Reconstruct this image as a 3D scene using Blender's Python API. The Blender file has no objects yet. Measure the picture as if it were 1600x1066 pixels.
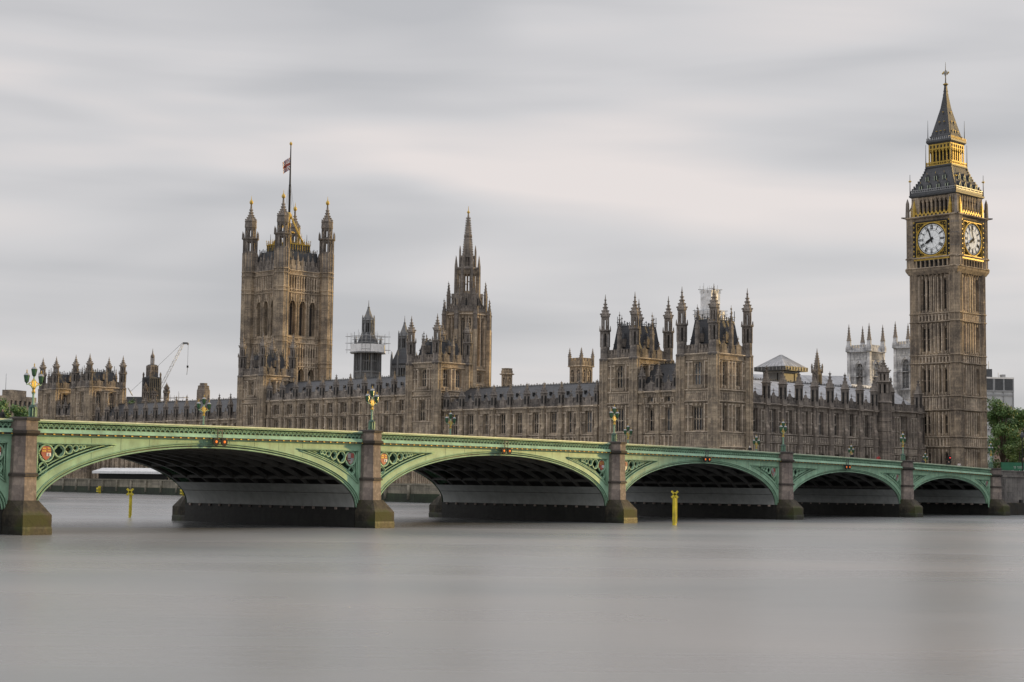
import bpy, math, random
from mathutils import Matrix, Vector
R = math.radians
random.seed(7)
sc = bpy.context.scene
COL = sc.collection

# ------------------------------------------------------------------ camera
cd = bpy.data.cameras.new("camera")
cam = bpy.data.objects.new("camera", cd); COL.objects.link(cam); sc.camera = cam
cd.sensor_width = 36.0
cd.lens = 36.0 * 2600 / 1600
cd.clip_start = 1.0; cd.clip_end = 20000
pt_, ro_ = R(4.81), R(0.72)
fw = Vector((0, math.cos(pt_), math.sin(pt_))); up = Vector((0, -math.sin(pt_), math.cos(pt_))); rt = Vector((1, 0, 0))
UPv = math.cos(ro_) * up - math.sin(ro_) * rt
RTv = math.cos(ro_) * rt + math.sin(ro_) * up
cam.matrix_world = Matrix(((RTv.x, UPv.x, -fw.x, 0), (RTv.y, UPv.y, -fw.y, 0), (RTv.z, UPv.z, -fw.z, 4.55), (0, 0, 0, 1)))

# ------------------------------------------------------------------ light
SUN_EL = R(9.0)
SUN_DIR = Vector((0.921 * math.cos(SUN_EL), 0.39 * math.cos(SUN_EL), math.sin(SUN_EL)))
sl = bpy.data.lights.new("sun", 'SUN'); sl.energy = 3.6; sl.angle = R(3.0); sl.color = (1.0, 0.66, 0.22)
sun = bpy.data.objects.new("sun", sl); COL.objects.link(sun)
sun.rotation_euler = SUN_DIR.to_track_quat('Z', 'Y').to_euler()
world = bpy.data.worlds.new("World"); sc.world = world; world.use_nodes = True
nt = world.node_tree; N = nt.nodes; L = nt.links; N.clear()
def wn(t, **k):
    n = N.new(t)
    for a, b in k.items(): setattr(n, a, b)
    return n
out = wn('ShaderNodeOutputWorld'); bg = wn('ShaderNodeBackground'); bg2 = wn('ShaderNodeBackground'); mixs = wn('ShaderNodeMixShader')
sky = wn('ShaderNodeTexSky', sky_type='NISHITA', sun_disc=False, sun_elevation=SUN_EL, sun_rotation=math.atan2(0.921, 0.39))
L.new(sky.outputs[0], bg.inputs[0]); bg.inputs[1].default_value = 0.10
tc = wn('ShaderNodeTexCoord'); sep = wn('ShaderNodeSeparateXYZ'); L.new(tc.outputs['Generated'], sep.inputs[0])
def wm(op, a, b=None):
    m = wn('ShaderNodeMath', operation=op)
    for i, v in enumerate((a, b)):
        if v is None: continue
        if isinstance(v, (int, float)): m.inputs[i].default_value = v
        else: L.new(v, m.inputs[i])
    return m.outputs[0]
az_ = wm('ARCTAN2', sep.outputs[0], sep.outputs[1]); el_ = wm('ARCSINE', sep.outputs[2])
cmb = wn('ShaderNodeCombineXYZ'); L.new(az_, cmb.inputs[0]); L.new(el_, cmb.inputs[1])
def cloud(rot, sx, sy, scale, detail, dist, off):
    mp = wn('ShaderNodeMapping'); mp.inputs['Rotation'].default_value = (0, 0, R(rot)); mp.inputs['Scale'].default_value = (sx, sy, 1); mp.inputs['Location'].default_value = (off, off * .7, 0)
    L.new(cmb.outputs[0], mp.inputs[0])
    n = wn('ShaderNodeTexNoise'); n.inputs['Scale'].default_value = scale; n.inputs['Detail'].default_value = detail; n.inputs['Roughness'].default_value = 0.45; n.inputs['Distortion'].default_value = dist
    L.new(mp.outputs[0], n.inputs['Vector']); return n.outputs[0]
c1 = cloud(11, 2.4, 11.5, 1.0, 2.5, 0.6, 5.1)      # long streaks drawn out by the wind
c2 = cloud(13, 2.8, 26.0, 1.0, 3.5, 0.5, 1.7)    # finer wisps
cs = wm('ADD', wm('MULTIPLY', c1, 0.68), wm('MULTIPLY', c2, 0.32))
cr = wn('ShaderNodeValToRGB'); e = cr.color_ramp.elements
e[0].position = 0.39; e[0].color = (0.49, 0.492, 0.512, 1)
e[1].position = 0.63; e[1].color = (0.76, 0.705, 0.69, 1)
m_ = e.new(0.50); m_.color = (0.61, 0.60, 0.612, 1)
L.new(cs, cr.inputs[0]); L.new(cr.outputs[0], bg2.inputs[0])
zen = wn('ShaderNodeMapRange'); zen.interpolation_type = 'SMOOTHSTEP'   # an overcast sky brightens towards the zenith
for k, v in ((1, 0.30), (2, 0.95), (3, 1.0), (4, 2.3)): zen.inputs[k].default_value = v
L.new(sep.outputs[2], zen.inputs[0]); L.new(zen.outputs[0], bg2.inputs[1])
mixs.inputs[0].default_value = 0.94
L.new(bg.outputs[0], mixs.inputs[1]); L.new(bg2.outputs[0], mixs.inputs[2]); L.new(mixs.outputs[0], out.inputs[0])
sc.view_settings.view_transform = 'Standard'; sc.view_settings.look = 'None'
sc.view_settings.exposure = 0.12; sc.view_settings.gamma = 1.0; sc.view_settings.use_curve_mapping = False

# ------------------------------------------------------------------ materials
def mat_new(name):
    m = bpy.data.materials.new(name); m.use_nodes = True
    return m, m.node_tree, m.node_tree.nodes['Principled BSDF']
def nd(t, kind, **k):
    n = t.nodes.new(kind)
    for a, b in k.items():
        if a in n.inputs: n.inputs[a].default_value = b
        else: setattr(n, a, b)
    return n
def mixc(t, fac, a, b, blend='MIX'):
    m = t.nodes.new('ShaderNodeMix'); m.data_type = 'RGBA'; m.blend_type = blend
    for sock, v in ((m.inputs[0], fac), (m.inputs[6], a), (m.inputs[7], b)):
        if isinstance(v, (int, float)): sock.default_value = v
        elif isinstance(v, tuple): sock.default_value = (*v, 1) if len(v) == 3 else v
        else: t.links.new(v, sock)
    return m.outputs[2]
def ramp(t, src, p0, p1, c0=0.0, c1=1.0):
    m = t.nodes.new('ShaderNodeMapRange'); m.inputs[1].default_value = p0; m.inputs[2].default_value = p1
    m.inputs[3].default_value = c0; m.inputs[4].default_value = c1
    t.links.new(src, m.inputs[0]); return m.outputs[0]
def coords(t, scale=(1, 1, 1), flat=False):
    c = t.nodes.new('ShaderNodeTexCoord')
    src = c.outputs['Object']
    if flat:   # run along a wall whichever way it faces: (x + y, z)
        s = t.nodes.new('ShaderNodeSeparateXYZ'); t.links.new(src, s.inputs[0])
        a = t.nodes.new('ShaderNodeMath'); t.links.new(s.outputs[0], a.inputs[0]); t.links.new(s.outputs[1], a.inputs[1])
        k = t.nodes.new('ShaderNodeCombineXYZ'); t.links.new(a.outputs[0], k.inputs[0]); t.links.new(s.outputs[2], k.inputs[1])
        src = k.outputs[0]
    m = t.nodes.new('ShaderNodeMapping'); m.inputs['Scale'].default_value = scale; t.links.new(src, m.inputs[0])
    return m.outputs[0]
def noise(t, vec, scale, detail=4, rough=0.55):
    n = nd(t, 'ShaderNodeTexNoise', Scale=scale, Detail=detail, Roughness=rough); t.links.new(vec, n.inputs['Vector']); return n.outputs[0]
def bump(t, b, h, s=0.3, d=0.1):
    n = nd(t, 'ShaderNodeBump', Strength=s, Distance=d); t.links.new(h, n.inputs['Height']); t.links.new(n.outputs[0], b.inputs['Normal'])

def stone(name, light, dark, brick=(0.9, 0.42), streak=0.7, rough=0.9, grime=None):
    m, t, b = mat_new(name)
    v = coords(t)
    n1 = noise(t, v, 0.22, 5); n2 = noise(t, coords(t, (2.4, 2.4, 0.22)), 0.8, 4); n3 = noise(t, v, 2.6, 3)
    br = nd(t, 'ShaderNodeTexBrick', Scale=1.0)
    br.inputs['Mortar Size'].default_value = 0.03; br.inputs['Brick Width'].default_value = brick[0]; br.inputs['Row Height'].default_value = brick[1]
    br.inputs['Color1'].default_value = (0.66, 0.66, 0.68, 1); br.inputs['Color2'].default_value = (1.25, 1.23, 1.20, 1); br.inputs['Mortar'].default_value = (0.72, 0.72, 0.72, 1)
    t.links.new(coords(t, (1, 1, 1), True), br.inputs['Vector'])
    c = mixc(t, ramp(t, n1, 0.36, 0.62), dark, light)
    c = mixc(t, ramp(t, n2, 0.48, 0.68, 0, streak), c, tuple(x * 0.8 for x in dark))
    c = mixc(t, 0.75, c, br.outputs[0], 'MULTIPLY')
    c = mixc(t, ramp(t, n3, 0.5, 0.72, 0.0, 0.4), c, tuple(min(1, x * 1.25) for x in light))
    n4 = noise(t, coords(t, (1.9, 1.9, 0.45)), 1.0, 5, 0.7)      # soot blotches
    c = mixc(t, ramp(t, n4, 0.54, 0.70, 0, streak * .75), c, tuple(x * 0.55 for x in dark))
    if grime:
        g = noise(t, v, 0.45, 5); c = mixc(t, ramp(t, g, 0.50, 0.62), c, grime)
    t.links.new(c, b.inputs['Base Color']); b.inputs['Roughness'].default_value = rough
    bump(t, b, n3, 0.5, 0.08)
    return m
def paint(name, col, rough=0.5, var=0.25, metallic=0.0, scale=1.2, grime=(0.05, 0.05, 0.045), spec=None):
    m, t, b = mat_new(name)
    v = coords(t); n1 = noise(t, v, scale, 5); n2 = noise(t, coords(t, (2.5, 2.5, 0.25)), scale, 4)
    c = mixc(t, ramp(t, n1, 0.3, 0.7), tuple(x * (1 - var) for x in col), tuple(min(1, x * (1 + var)) for x in col))
    c = mixc(t, ramp(t, n2, 0.55, 0.75, 0, var * 1.4), c, grime)
    t.links.new(c, b.inputs['Base Color']); b.inputs['Roughness'].default_value = rough; b.inputs['Metallic'].default_value = metallic
    return m
def emit(name, col, s):
    m, t, b = mat_new(name); b.inputs['Base Color'].default_value = (*[c * 0.5 for c in col], 1)
    b.inputs['Emission Color'].default_value = (*col, 1); b.inputs['Emission Strength'].default_value = s
    return m

M = {}
M['stone'] = stone('honey_stone', (0.45, 0.37, 0.27), (0.155, 0.130, 0.105))
M['stone_pale'] = stone('lit_relief_stone', (0.68, 0.58, 0.455), (0.32, 0.27, 0.215))  # paler copy for ribs and strings: light on the relief put into colour
M['stone_grey_pale'] = stone('lit_relief_grey_stone', (0.46, 0.41, 0.35), (0.22, 0.195, 0.17))  # grey version of the same painted relief light
M['glass_dark'] = paint('louvre_openings', (0.022, 0.02, 0.018), 0.6, 0.3)
M['stone_dark'] = stone('weathered_stone', (0.31, 0.275, 0.24), (0.095, 0.086, 0.08))
M['stone_grey'] = stone('grey_brown_stone', (0.30, 0.26, 0.22), (0.105, 0.093, 0.083))
M['stone_tower'] = stone('clock_tower_stone', (0.42, 0.34, 0.245), (0.145, 0.122, 0.10), (0.9, 0.5))
M['stone_white'] = stone('pale_abbey_stone', (0.68, 0.69, 0.70), (0.25, 0.255, 0.265), (1.2, 0.6), 0.55)
M['granite'] = stone('pier_granite', (0.36, 0.30, 0.26), (0.15, 0.125, 0.115), (1.5, 0.75), 0.7, 0.8)
M['granite_dark'] = stone('sooty_granite', (0.075, 0.06, 0.052), (0.03, 0.026, 0.023), (1.6, 0.8), 0.5, 0.8)
M['moss'] = stone('mossy_granite', (0.10, 0.082, 0.056), (0.022, 0.021, 0.015), (1.5, 0.6), 0.8, 0.85, (0.045, 0.05, 0.014))
M['tide'] = stone('tide_stained_granite', (0.055, 0.05, 0.036), (0.016, 0.018, 0.011), (1.5, 0.6), 0.8, 0.6, (0.03, 0.04, 0.012))
M['wet'] = stone('wet_dark_masonry', (0.020, 0.020, 0.017), (0.007, 0.008, 0.006), (1.5, 0.6), 0.8, 0.6)
M['abut'] = stone('abutment_blocks', (0.20, 0.19, 0.18), (0.10, 0.095, 0.09), (1.8, 0.75), 0.6)
M['quay'] = stone('river_wall_stone', (0.26, 0.24, 0.19), (0.12, 0.115, 0.085), (1.6, 0.6), 0.7)
M['algae'] = stone('algae_wall', (0.020, 0.034, 0.014), (0.007, 0.012, 0.006), (1.6, 0.6), 0.7, 0.7)
M['green'] = paint('bridge_green_paint', (0.225, 0.39, 0.27), 0.55, 0.24, 0.0, 0.9, (0.13, 0.10, 0.05))
M['green_deep'] = paint('deep_green_with_recess_shade', (0.03, 0.075, 0.055), 0.6, 0.2)  # dark green of the lamps; also shade painted into the bridge recesses
M['cream_green'] = paint('bridge_coping_paint', (0.46, 0.54, 0.40), 0.5, 0.15)
M['soffit'] = paint('soffit_grey_paint', (0.36, 0.38, 0.37), 0.6, 0.15)
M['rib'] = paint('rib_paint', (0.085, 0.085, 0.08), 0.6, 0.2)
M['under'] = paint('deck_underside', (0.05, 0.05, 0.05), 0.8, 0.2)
M['band'] = paint('cornice_brown_paint', (0.022, 0.018, 0.011), 0.7, 0.3)
M['gold'] = paint('gilding', (0.50, 0.34, 0.06), 0.5, 0.25, 0.2, 2.0, (0.25, 0.14, 0.03))
M['black'] = paint('black_ironwork', (0.014, 0.014, 0.014), 0.85, 0.2)
M['iron_grey'] = paint('grey_painted_iron', (0.14, 0.145, 0.15), 0.6, 0.25)
M['iron'] = paint('grey_cast_iron', (0.055, 0.06, 0.066), 0.55, 0.25)
M['steel'] = paint('scaffold_steel', (0.30, 0.31, 0.32), 0.45, 0.2, 0.3)
M['red'] = paint('shield_red', (0.30, 0.07, 0.055), 0.5, 0.15)
M['white'] = paint('white_paint', (0.74, 0.73, 0.71), 0.5, 0.08)
M['blue'] = paint('flag_blue', (0.22, 0.18, 0.30), 0.8, 0.1)
M['yellow'] = paint('yellow_paint', (0.56, 0.46, 0.03), 0.55, 0.35)
M['asphalt'] = paint('asphalt', (0.05, 0.05, 0.052), 0.9, 0.2)
M['soil'] = paint('ground_paving', (0.17, 0.165, 0.15), 0.95, 0.25, 0, 0.05)
M['bark'] = paint('bark', (0.07, 0.055, 0.04), 0.9, 0.3)
M['lampglass'] = paint('green_tinted_lamp_glass', (0.06, 0.16, 0.08), 0.15, 0.2)
M['sheet'] = paint('scaffold_sheeting', (0.68, 0.69, 0.70), 0.6, 0.15, 0, 1.0, (0.33, 0.34, 0.35))
M['amber'] = emit('amber_lens', (1.0, 0.22, 0.02), 0.7)
M['redlamp'] = emit('red_lens', (1.0, 0.05, 0.05), 2.0)
M['skin'] = paint('skin', (0.45, 0.28, 0.2), 0.6, 0.1)
M['hair'] = paint('dark_hair', (0.03, 0.022, 0.018), 0.7, 0.2)

def slate(name, col, row=0.4):
    m, t, b = mat_new(name)
    br = nd(t, 'ShaderNodeTexBrick', Scale=1.0)
    br.inputs['Mortar Size'].default_value = 0.045; br.inputs['Brick Width'].default_value = 0.55; br.inputs['Row Height'].default_value = row
    br.inputs['Color1'].default_value = (*[c * 0.75 for c in col], 1); br.inputs['Color2'].default_value = (*[c * 1.25 for c in col], 1); br.inputs['Mortar'].default_value = (*[c * 0.4 for c in col], 1)
    t.links.new(coords(t, (1, 1, 1), True), br.inputs['Vector'])
    n = noise(t, coords(t), 0.35, 5)
    c = mixc(t, ramp(t, n, 0.35, 0.7, 0, 0.6), br.outputs[0], tuple(x * 1.6 for x in col))
    t.links.new(c, b.inputs['Base Color']); b.inputs['Roughness'].default_value = 0.55
    bump(t, b, br.outputs[1], 0.4, 0.06)
    return m
M['slate'] = slate('iron_roof_tiles', (0.042, 0.045, 0.051))
M['slate_lt'] = slate('pale_lead_roof', (0.30, 0.31, 0.33), 1.2)

def glass():
    m, t, b = mat_new('window_glass')
    n = noise(t, coords(t), 0.9, 3)
    oi = t.nodes.new('ShaderNodeObjectInfo')       # some panes have blinds behind them
    c = mixc(t, ramp(t, n, 0.45, 0.7), (0.012, 0.014, 0.017), (0.075, 0.08, 0.085))
    c = mixc(t, ramp(t, oi.outputs['Random'], 0.62, 0.95, 0, 0.75), c, (0.22, 0.24, 0.26))
    t.links.new(c, b.inputs['Base Color']); b.inputs['Roughness'].default_value = 0.1
    return m
M['glass'] = glass()
def leafm(name, a, bcol):
    m, t, b = mat_new(name)
    n = noise(t, coords(t), 0.5, 4); g = nd(t, 'ShaderNodeNewGeometry')
    c = mixc(t, ramp(t, n, 0.35, 0.65), a, bcol)
    c = mixc(t, ramp(t, g.outputs['Random Per Island'], 0, 1, 0, 0.6), c, tuple(x * 0.45 for x in a))
    t.links.new(c, b.inputs['Base Color']); b.inputs['Roughness'].default_value = 0.6
    return m
M['leaf'] = leafm('plane_tree_leaves', (0.085, 0.17, 0.05), (0.15, 0.26, 0.07))
M['leaf2'] = leafm('light_leaves', (0.10, 0.17, 0.04), (0.19, 0.24, 0.055))
def water():
    m, t, b = mat_new('river_water')
    b.inputs['Base Color'].default_value = (0.125, 0.130, 0.138, 1); b.inputs['Roughness'].default_value = 0.27; b.inputs['IOR'].default_value = 1.5
    pn = noise(t, coords(t, (0.018, 0.03, 1)), 1.0, 3)      # broad patches; light falloff over the river put into colour
    t.links.new(mixc(t, ramp(t, pn, 0.35, 0.65), (0.160, 0.175, 0.182), (0.235, 0.232, 0.232)), b.inputs['Base Color'])
    v = coords(t, (0.012, 0.05, 1)); n = noise(t, v, 1.0, 3)
    w2 = noise(t, coords(t, (0.5, 1.4, 1)), 1.0, 5, 0.6)
    r = t.nodes.new('ShaderNodeMath'); r.operation = 'MULTIPLY_ADD'; t.links.new(n, r.inputs[0]); r.inputs[1].default_value = 0.26; r.inputs[2].default_value = 0.15
    t.links.new(r.outputs[0], b.inputs['Roughness'])
    w3 = noise(t, coords(t, (3.0, 7.0, 1)), 1.0, 4, 0.7)
    ad = t.nodes.new('ShaderNodeMath'); ad.operation = 'MULTIPLY_ADD'; t.links.new(w3, ad.inputs[0]); ad.inputs[1].default_value = 0.5; t.links.new(w2, ad.inputs[2])
    bump(t, b, ad.outputs[0], 0.09, 0.3)
    return m
M['water'] = water()

# ------------------------------------------------------------------ mesh builder
I4 = Matrix.Identity(4)
class MB:
    def __init__(s): s.v = []; s.f = []; s.mi = []; s.mats = []; s.F = I4; s.sm = []
    def m(s, mat):
        if mat not in s.mats: s.mats.append(mat)
        return s.mats.index(mat)
    def add(s, vs, fs, mat, smooth=False):
        b = len(s.v); F = s.F
        if F is I4: s.v.extend([tuple(v) for v in vs])
        else: s.v.extend([tuple(F @ Vector(v)) for v in vs])
        i = s.m(mat)
        for f in fs: s.f.append(tuple(b + k for k in f)); s.mi.append(i); s.sm.append(smooth)
    def box(s, x0, x1, y0, y1, z0, z1, mat):
        s.add([(x0, y0, z0), (x1, y0, z0), (x1, y1, z0), (x0, y1, z0), (x0, y0, z1), (x1, y0, z1), (x1, y1, z1), (x0, y1, z1)],
              [(0, 3, 2, 1), (4, 5, 6, 7), (0, 1, 5, 4), (1, 2, 6, 5), (2, 3, 7, 6), (3, 0, 4, 7)], mat)
    def quad(s, a, b, c, d, mat): s.add([a, b, c, d], [(0, 1, 2, 3)], mat)
    def loft(s, rings, mat, cap=True, smooth=False):   # rings: equal-length lists of points
        n = len(rings[0]); vs = [p for r in rings for p in r]; fs = []
        for i in range(len(rings) - 1):
            for k in range(n):
                a = i * n + k; b = i * n + (k + 1) % n
                fs.append((a, b, b + n, a + n))
        if cap: fs += [tuple(range(n - 1, -1, -1)), tuple(range((len(rings) - 1) * n, len(rings) * n))]
        s.add(vs, fs, mat, smooth)
    def ngon(s, cx, cy, prof, n, mat, rot=None, smooth=False, cap=True):   # prof: (z, r)
        rot = math.pi / n if rot is None else rot
        s.loft([[(cx + r * math.cos(rot + 2 * math.pi * k / n), cy + r * math.sin(rot + 2 * math.pi * k / n), z) for k in range(n)] for z, r in prof], mat, cap, smooth)
    def sq(s, cx, cy, prof, mat, cap=True):   # square section, prof: (z, half)
        s.loft([[(cx - h, cy - h, z), (cx + h, cy - h, z), (cx + h, cy + h, z), (cx - h, cy + h, z)] for z, h in prof], mat, cap)
    def tube(s, pts, r, mat, n=6, closed=False, cap=True):
        P = [Vector(p) for p in pts]; rings = []; c = len(P)
        rr = r if isinstance(r, (list, tuple)) else [r] * c
        for i, p in enumerate(P):
            d = (P[(i + 1) % c] - P[i - 1]) if closed else (P[min(i + 1, c - 1)] - P[max(i - 1, 0)])
            d = d.normalized() if d.length > 1e-9 else Vector((0, 0, 1))
            a = d.cross(Vector((0, 0, 1)))
            if a.length < 0.05: a = d.cross(Vector((0, 1, 0)))
            a.normalize(); b = d.cross(a)
            rings.append([tuple(p + a * rr[i] * math.cos(2 * math.pi * k / n) + b * rr[i] * math.sin(2 * math.pi * k / n)) for k in range(n)])
        if closed: rings.append(rings[0])
        s.loft(rings, mat, cap and not closed, True)
    def mesh(s, name):
        me = bpy.data.meshes.new(name); me.from_pydata(s.v, [], s.f)
        for k in s.mats: me.materials.append(M[k] if isinstance(k, str) else k)
        me.polygons.foreach_set('material_index', s.mi); me.polygons.foreach_set('use_smooth', s.sm)
        me.update(); return me
    def build(s, name, parent=None, mtx=None):
        return link(name, s.mesh(name), parent, mtx)
def link(name, me, parent=None, mtx=None):
    o = bpy.data.objects.new(name, me); COL.objects.link(o)
    if parent is not None: o.parent = parent
    if mtx is not None: o.matrix_basis = mtx
    return o
def tag(o, label, cat, group=None):
    o['label'] = label; o['category'] = cat
    if group: o['group'] = group
    return o
def thing(name, loc, rz, label, cat, group=None):
    o = bpy.data.objects.new(name, None); COL.objects.link(o); o.location = loc; o.rotation_euler = (0, 0, rz)
    return tag(o, label, cat, group)
def struct(o): o['kind'] = 'structure'; return o
def copy_tree(o, parent=None):
    c = o.copy(); COL.objects.link(c)
    if parent is not None: c.parent = parent
    for ch in list(o.children): copy_tree(ch, c)
    return c
T = Matrix.Translation
def RZ(a): return Matrix.Rotation(a, 4, 'Z')

# frames: bridge (s along, y toward viewer) and palace (u west, v south)
AZ = R(50.7); B0 = Vector((77.4, 269.6, 0)); BD = Vector((-math.cos(AZ), -math.sin(AZ), 0)); BN = Vector((-math.sin(AZ), math.cos(AZ), 0))
def BR(s, n, z=0): return B0 + BD * s + BN * n + Vector((0, 0, z))
BROT = AZ + math.pi
PA = R(43.85); C0 = Vector((36.75, 302.0, 0)); PW = Vector((math.cos(PA), math.sin(PA), 0)); PS = Vector((-math.sin(PA), math.cos(PA), 0))
def PP(u, v, z=0): return C0 + PW * u + PS * v + Vector((0, 0, z))
GZ = 3.5
# ------------------------------------------------------------------ setting: water, ground, quay
mb = MB(); mb.quad((-6000, -300, 0), (6000, -300, 0), (6000, 6000, 0), (-6000, 6000, 0), 'water'); struct(mb.build('river_water'))
W0 = BR(0, 24.5); W1 = Vector((-19, 335.2, 0)); W2 = Vector((-87.2, 417, 0)); WD = (W2 - W1).normalized(); W3 = W2 + WD * 900
mb = MB()
edge = [BR(-400, 6), BR(-14, 0), BR(0, 0), W0, W1, W2, W3]
far = [Vector((-5000, 6000, 0)), Vector((6000, 6000, 0)), Vector((6000, 300, 0))]
poly = [(p.x, p.y, GZ) for p in edge + far]
mb.add(poly, [tuple(range(len(poly) - 1, -1, -1))], 'soil'); struct(mb.build('ground'))

def wall_run(mb, pts, z0, z1, th, mat, out=0.0):
    for a, b in zip(pts[:-1], pts[1:]):
        d = (b - a).normalized(); n = Vector((d.y, -d.x, 0))
        mb.F = Matrix(((d.x, -n.x, 0, a.x), (d.y, -n.y, 0, a.y), (0, 0, 1, 0), (0, 0, 0, 1)))
        mb.box(-0.02, (b - a).length + 0.02, -out, th, z0, z1, mat)
    mb.F = I4
qw = thing('river_wall', W1, 0, 'long pale stone river wall with green algae below the terrace, seen through the bridge arches', 'river wall')
def rel(v): return T(-v)
pts = [W0, W1, W2, W3]
rp = list(reversed(pts))
for nm, z0, z1, o, th, mt in (('algae_base', -2, 1.75, 0.25, 1.2, 'algae'), ('wall_face', 1.75, 3.45, 0.0, 1.0, 'quay'), ('coping', 3.45, 3.8, 0.18, 0.9, 'quay')):
    mb = MB(); wall_run(mb, rp, z0, z1, th, mt, o)
    if nm == 'wall_face':
        for k in range(60):
            p = W1 + WD * (k * 8.0 - 30)
            n = Vector((-WD.y, WD.x, 0)) * -1
            if k > 3: mb.tube([p - n * -0.0 + Vector((0, 0, 0.6)) + Vector((-0.72, -0.69, 0)) * 0.15, p + Vector((0, 0, 3.5)) + Vector((-0.72, -0.69, 0)) * 0.15], 0.4, 'quay', 6)
    mb.build(nm, qw, T(-W1))
# ------------------------------------------------------------------ the bridge
def TP(s): return 9.08 - 9e-5 * (s - 132.0) ** 2
ARCH = [(15.2, 14.0, 5.86), (48.0, 16.1, 6.4), (84.8, 17.3, 7.02), (123.6, 18.5, 7.2), (162.65, 17.65, 7.05), (199.5, 16.1, 6.6), (232.0, 14.0, 6.1)]
PIER = [30.55, 65.8, 103.6, 143.55, 181.8, 217.0]
SPR = 1.9; BW = 24.7
def intr(a, s, da=0.0, db=0.0):
    c, h, cz = a; q = 1 - ((s - c) / (h + da)) ** 2
    return SPR + (cz - SPR + db) * math.sqrt(max(q, 0))
bridge = thing('arch_bridge', BR(0, 0), BROT, 'green painted iron arch bridge with granite piers crossing the river', 'bridge')
LIM = [(-1.2, 30.55)] + [(PIER[i], PIER[i + 1]) for i in range(5)] + [(217.0, 247.2)]
def ell(a, n, da=0.0, db=0.0):
    c, h, cz = a
    return [(c - (h + da) * math.cos(math.pi * i / n), SPR + (cz - SPR + db) * math.sin(math.pi * i / n)) for i in range(n + 1)]
def ring_tube(mb, cx, cz, y, r, w, mat, lobes=0, n=22):
    pts = []
    for k in range(n):
        t = 2 * math.pi * k / n
        q = r * (0.70 + 0.26 * abs(math.cos(2 * t))) if lobes else r
        pts.append((cx + q * math.cos(t), y, cz + q * math.sin(t)))
    mb.tube(pts, w, mat, 5, True)
def shield(cx, cz, y, h, kind):
    mb = MB(); w = h * 0.42
    prof = [(-w, h * .5), (w, h * .5), (w, -h * .05), (w * .62, -h * .34), (0, -h * .52), (-w * .62, -h * .34), (-w, -h * .05)]
    mb.loft([[(x, y0, z) for x, z in prof] for y0 in (0, 0.12)], 'red')
    if kind == 0:   # quarters: pale lower quarter, dark bars
        mb.box(-w * .92, -0.02, 0.12, 0.15, -h * .22, 0.02, 'white'); mb.box(0.04, w * .9, 0.12, 0.15, h * .1, h * .2, 'gold')
        mb.box(-w * .8, -w * .2, 0.12, 0.15, h * .14, h * .22, 'gold'); mb.box(-w * .8, -w * .2, 0.12, 0.15, h * .32, h * .4, 'gold'); mb.box(w * .1, w * .8, 0.12, 0.15, h * .3, h * .38, 'gold')
        mb.box(-w * .6, -w * .3, 0.15, 0.17, -h * .2, -h * .02, 'blue')
    else:           # white field, red cross
        mb.loft([[(x * .9, y0, z * .9) for x, z in prof] for y0 in (0.12, 0.14)], 'steel')
        mb.box(-w * .88, -w * .05, 0.14, 0.17, h * .06, h * .44, 'red'); mb.box(-w * .05, w * .85, 0.14, 0.17, -h * .02, h * .05, 'iron'); mb.box(w * .1, w * .6, 0.14, 0.17, -h * .25, -h * .12, 'red')
    return mb, T(Vector((cx, y, cz)))

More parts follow.
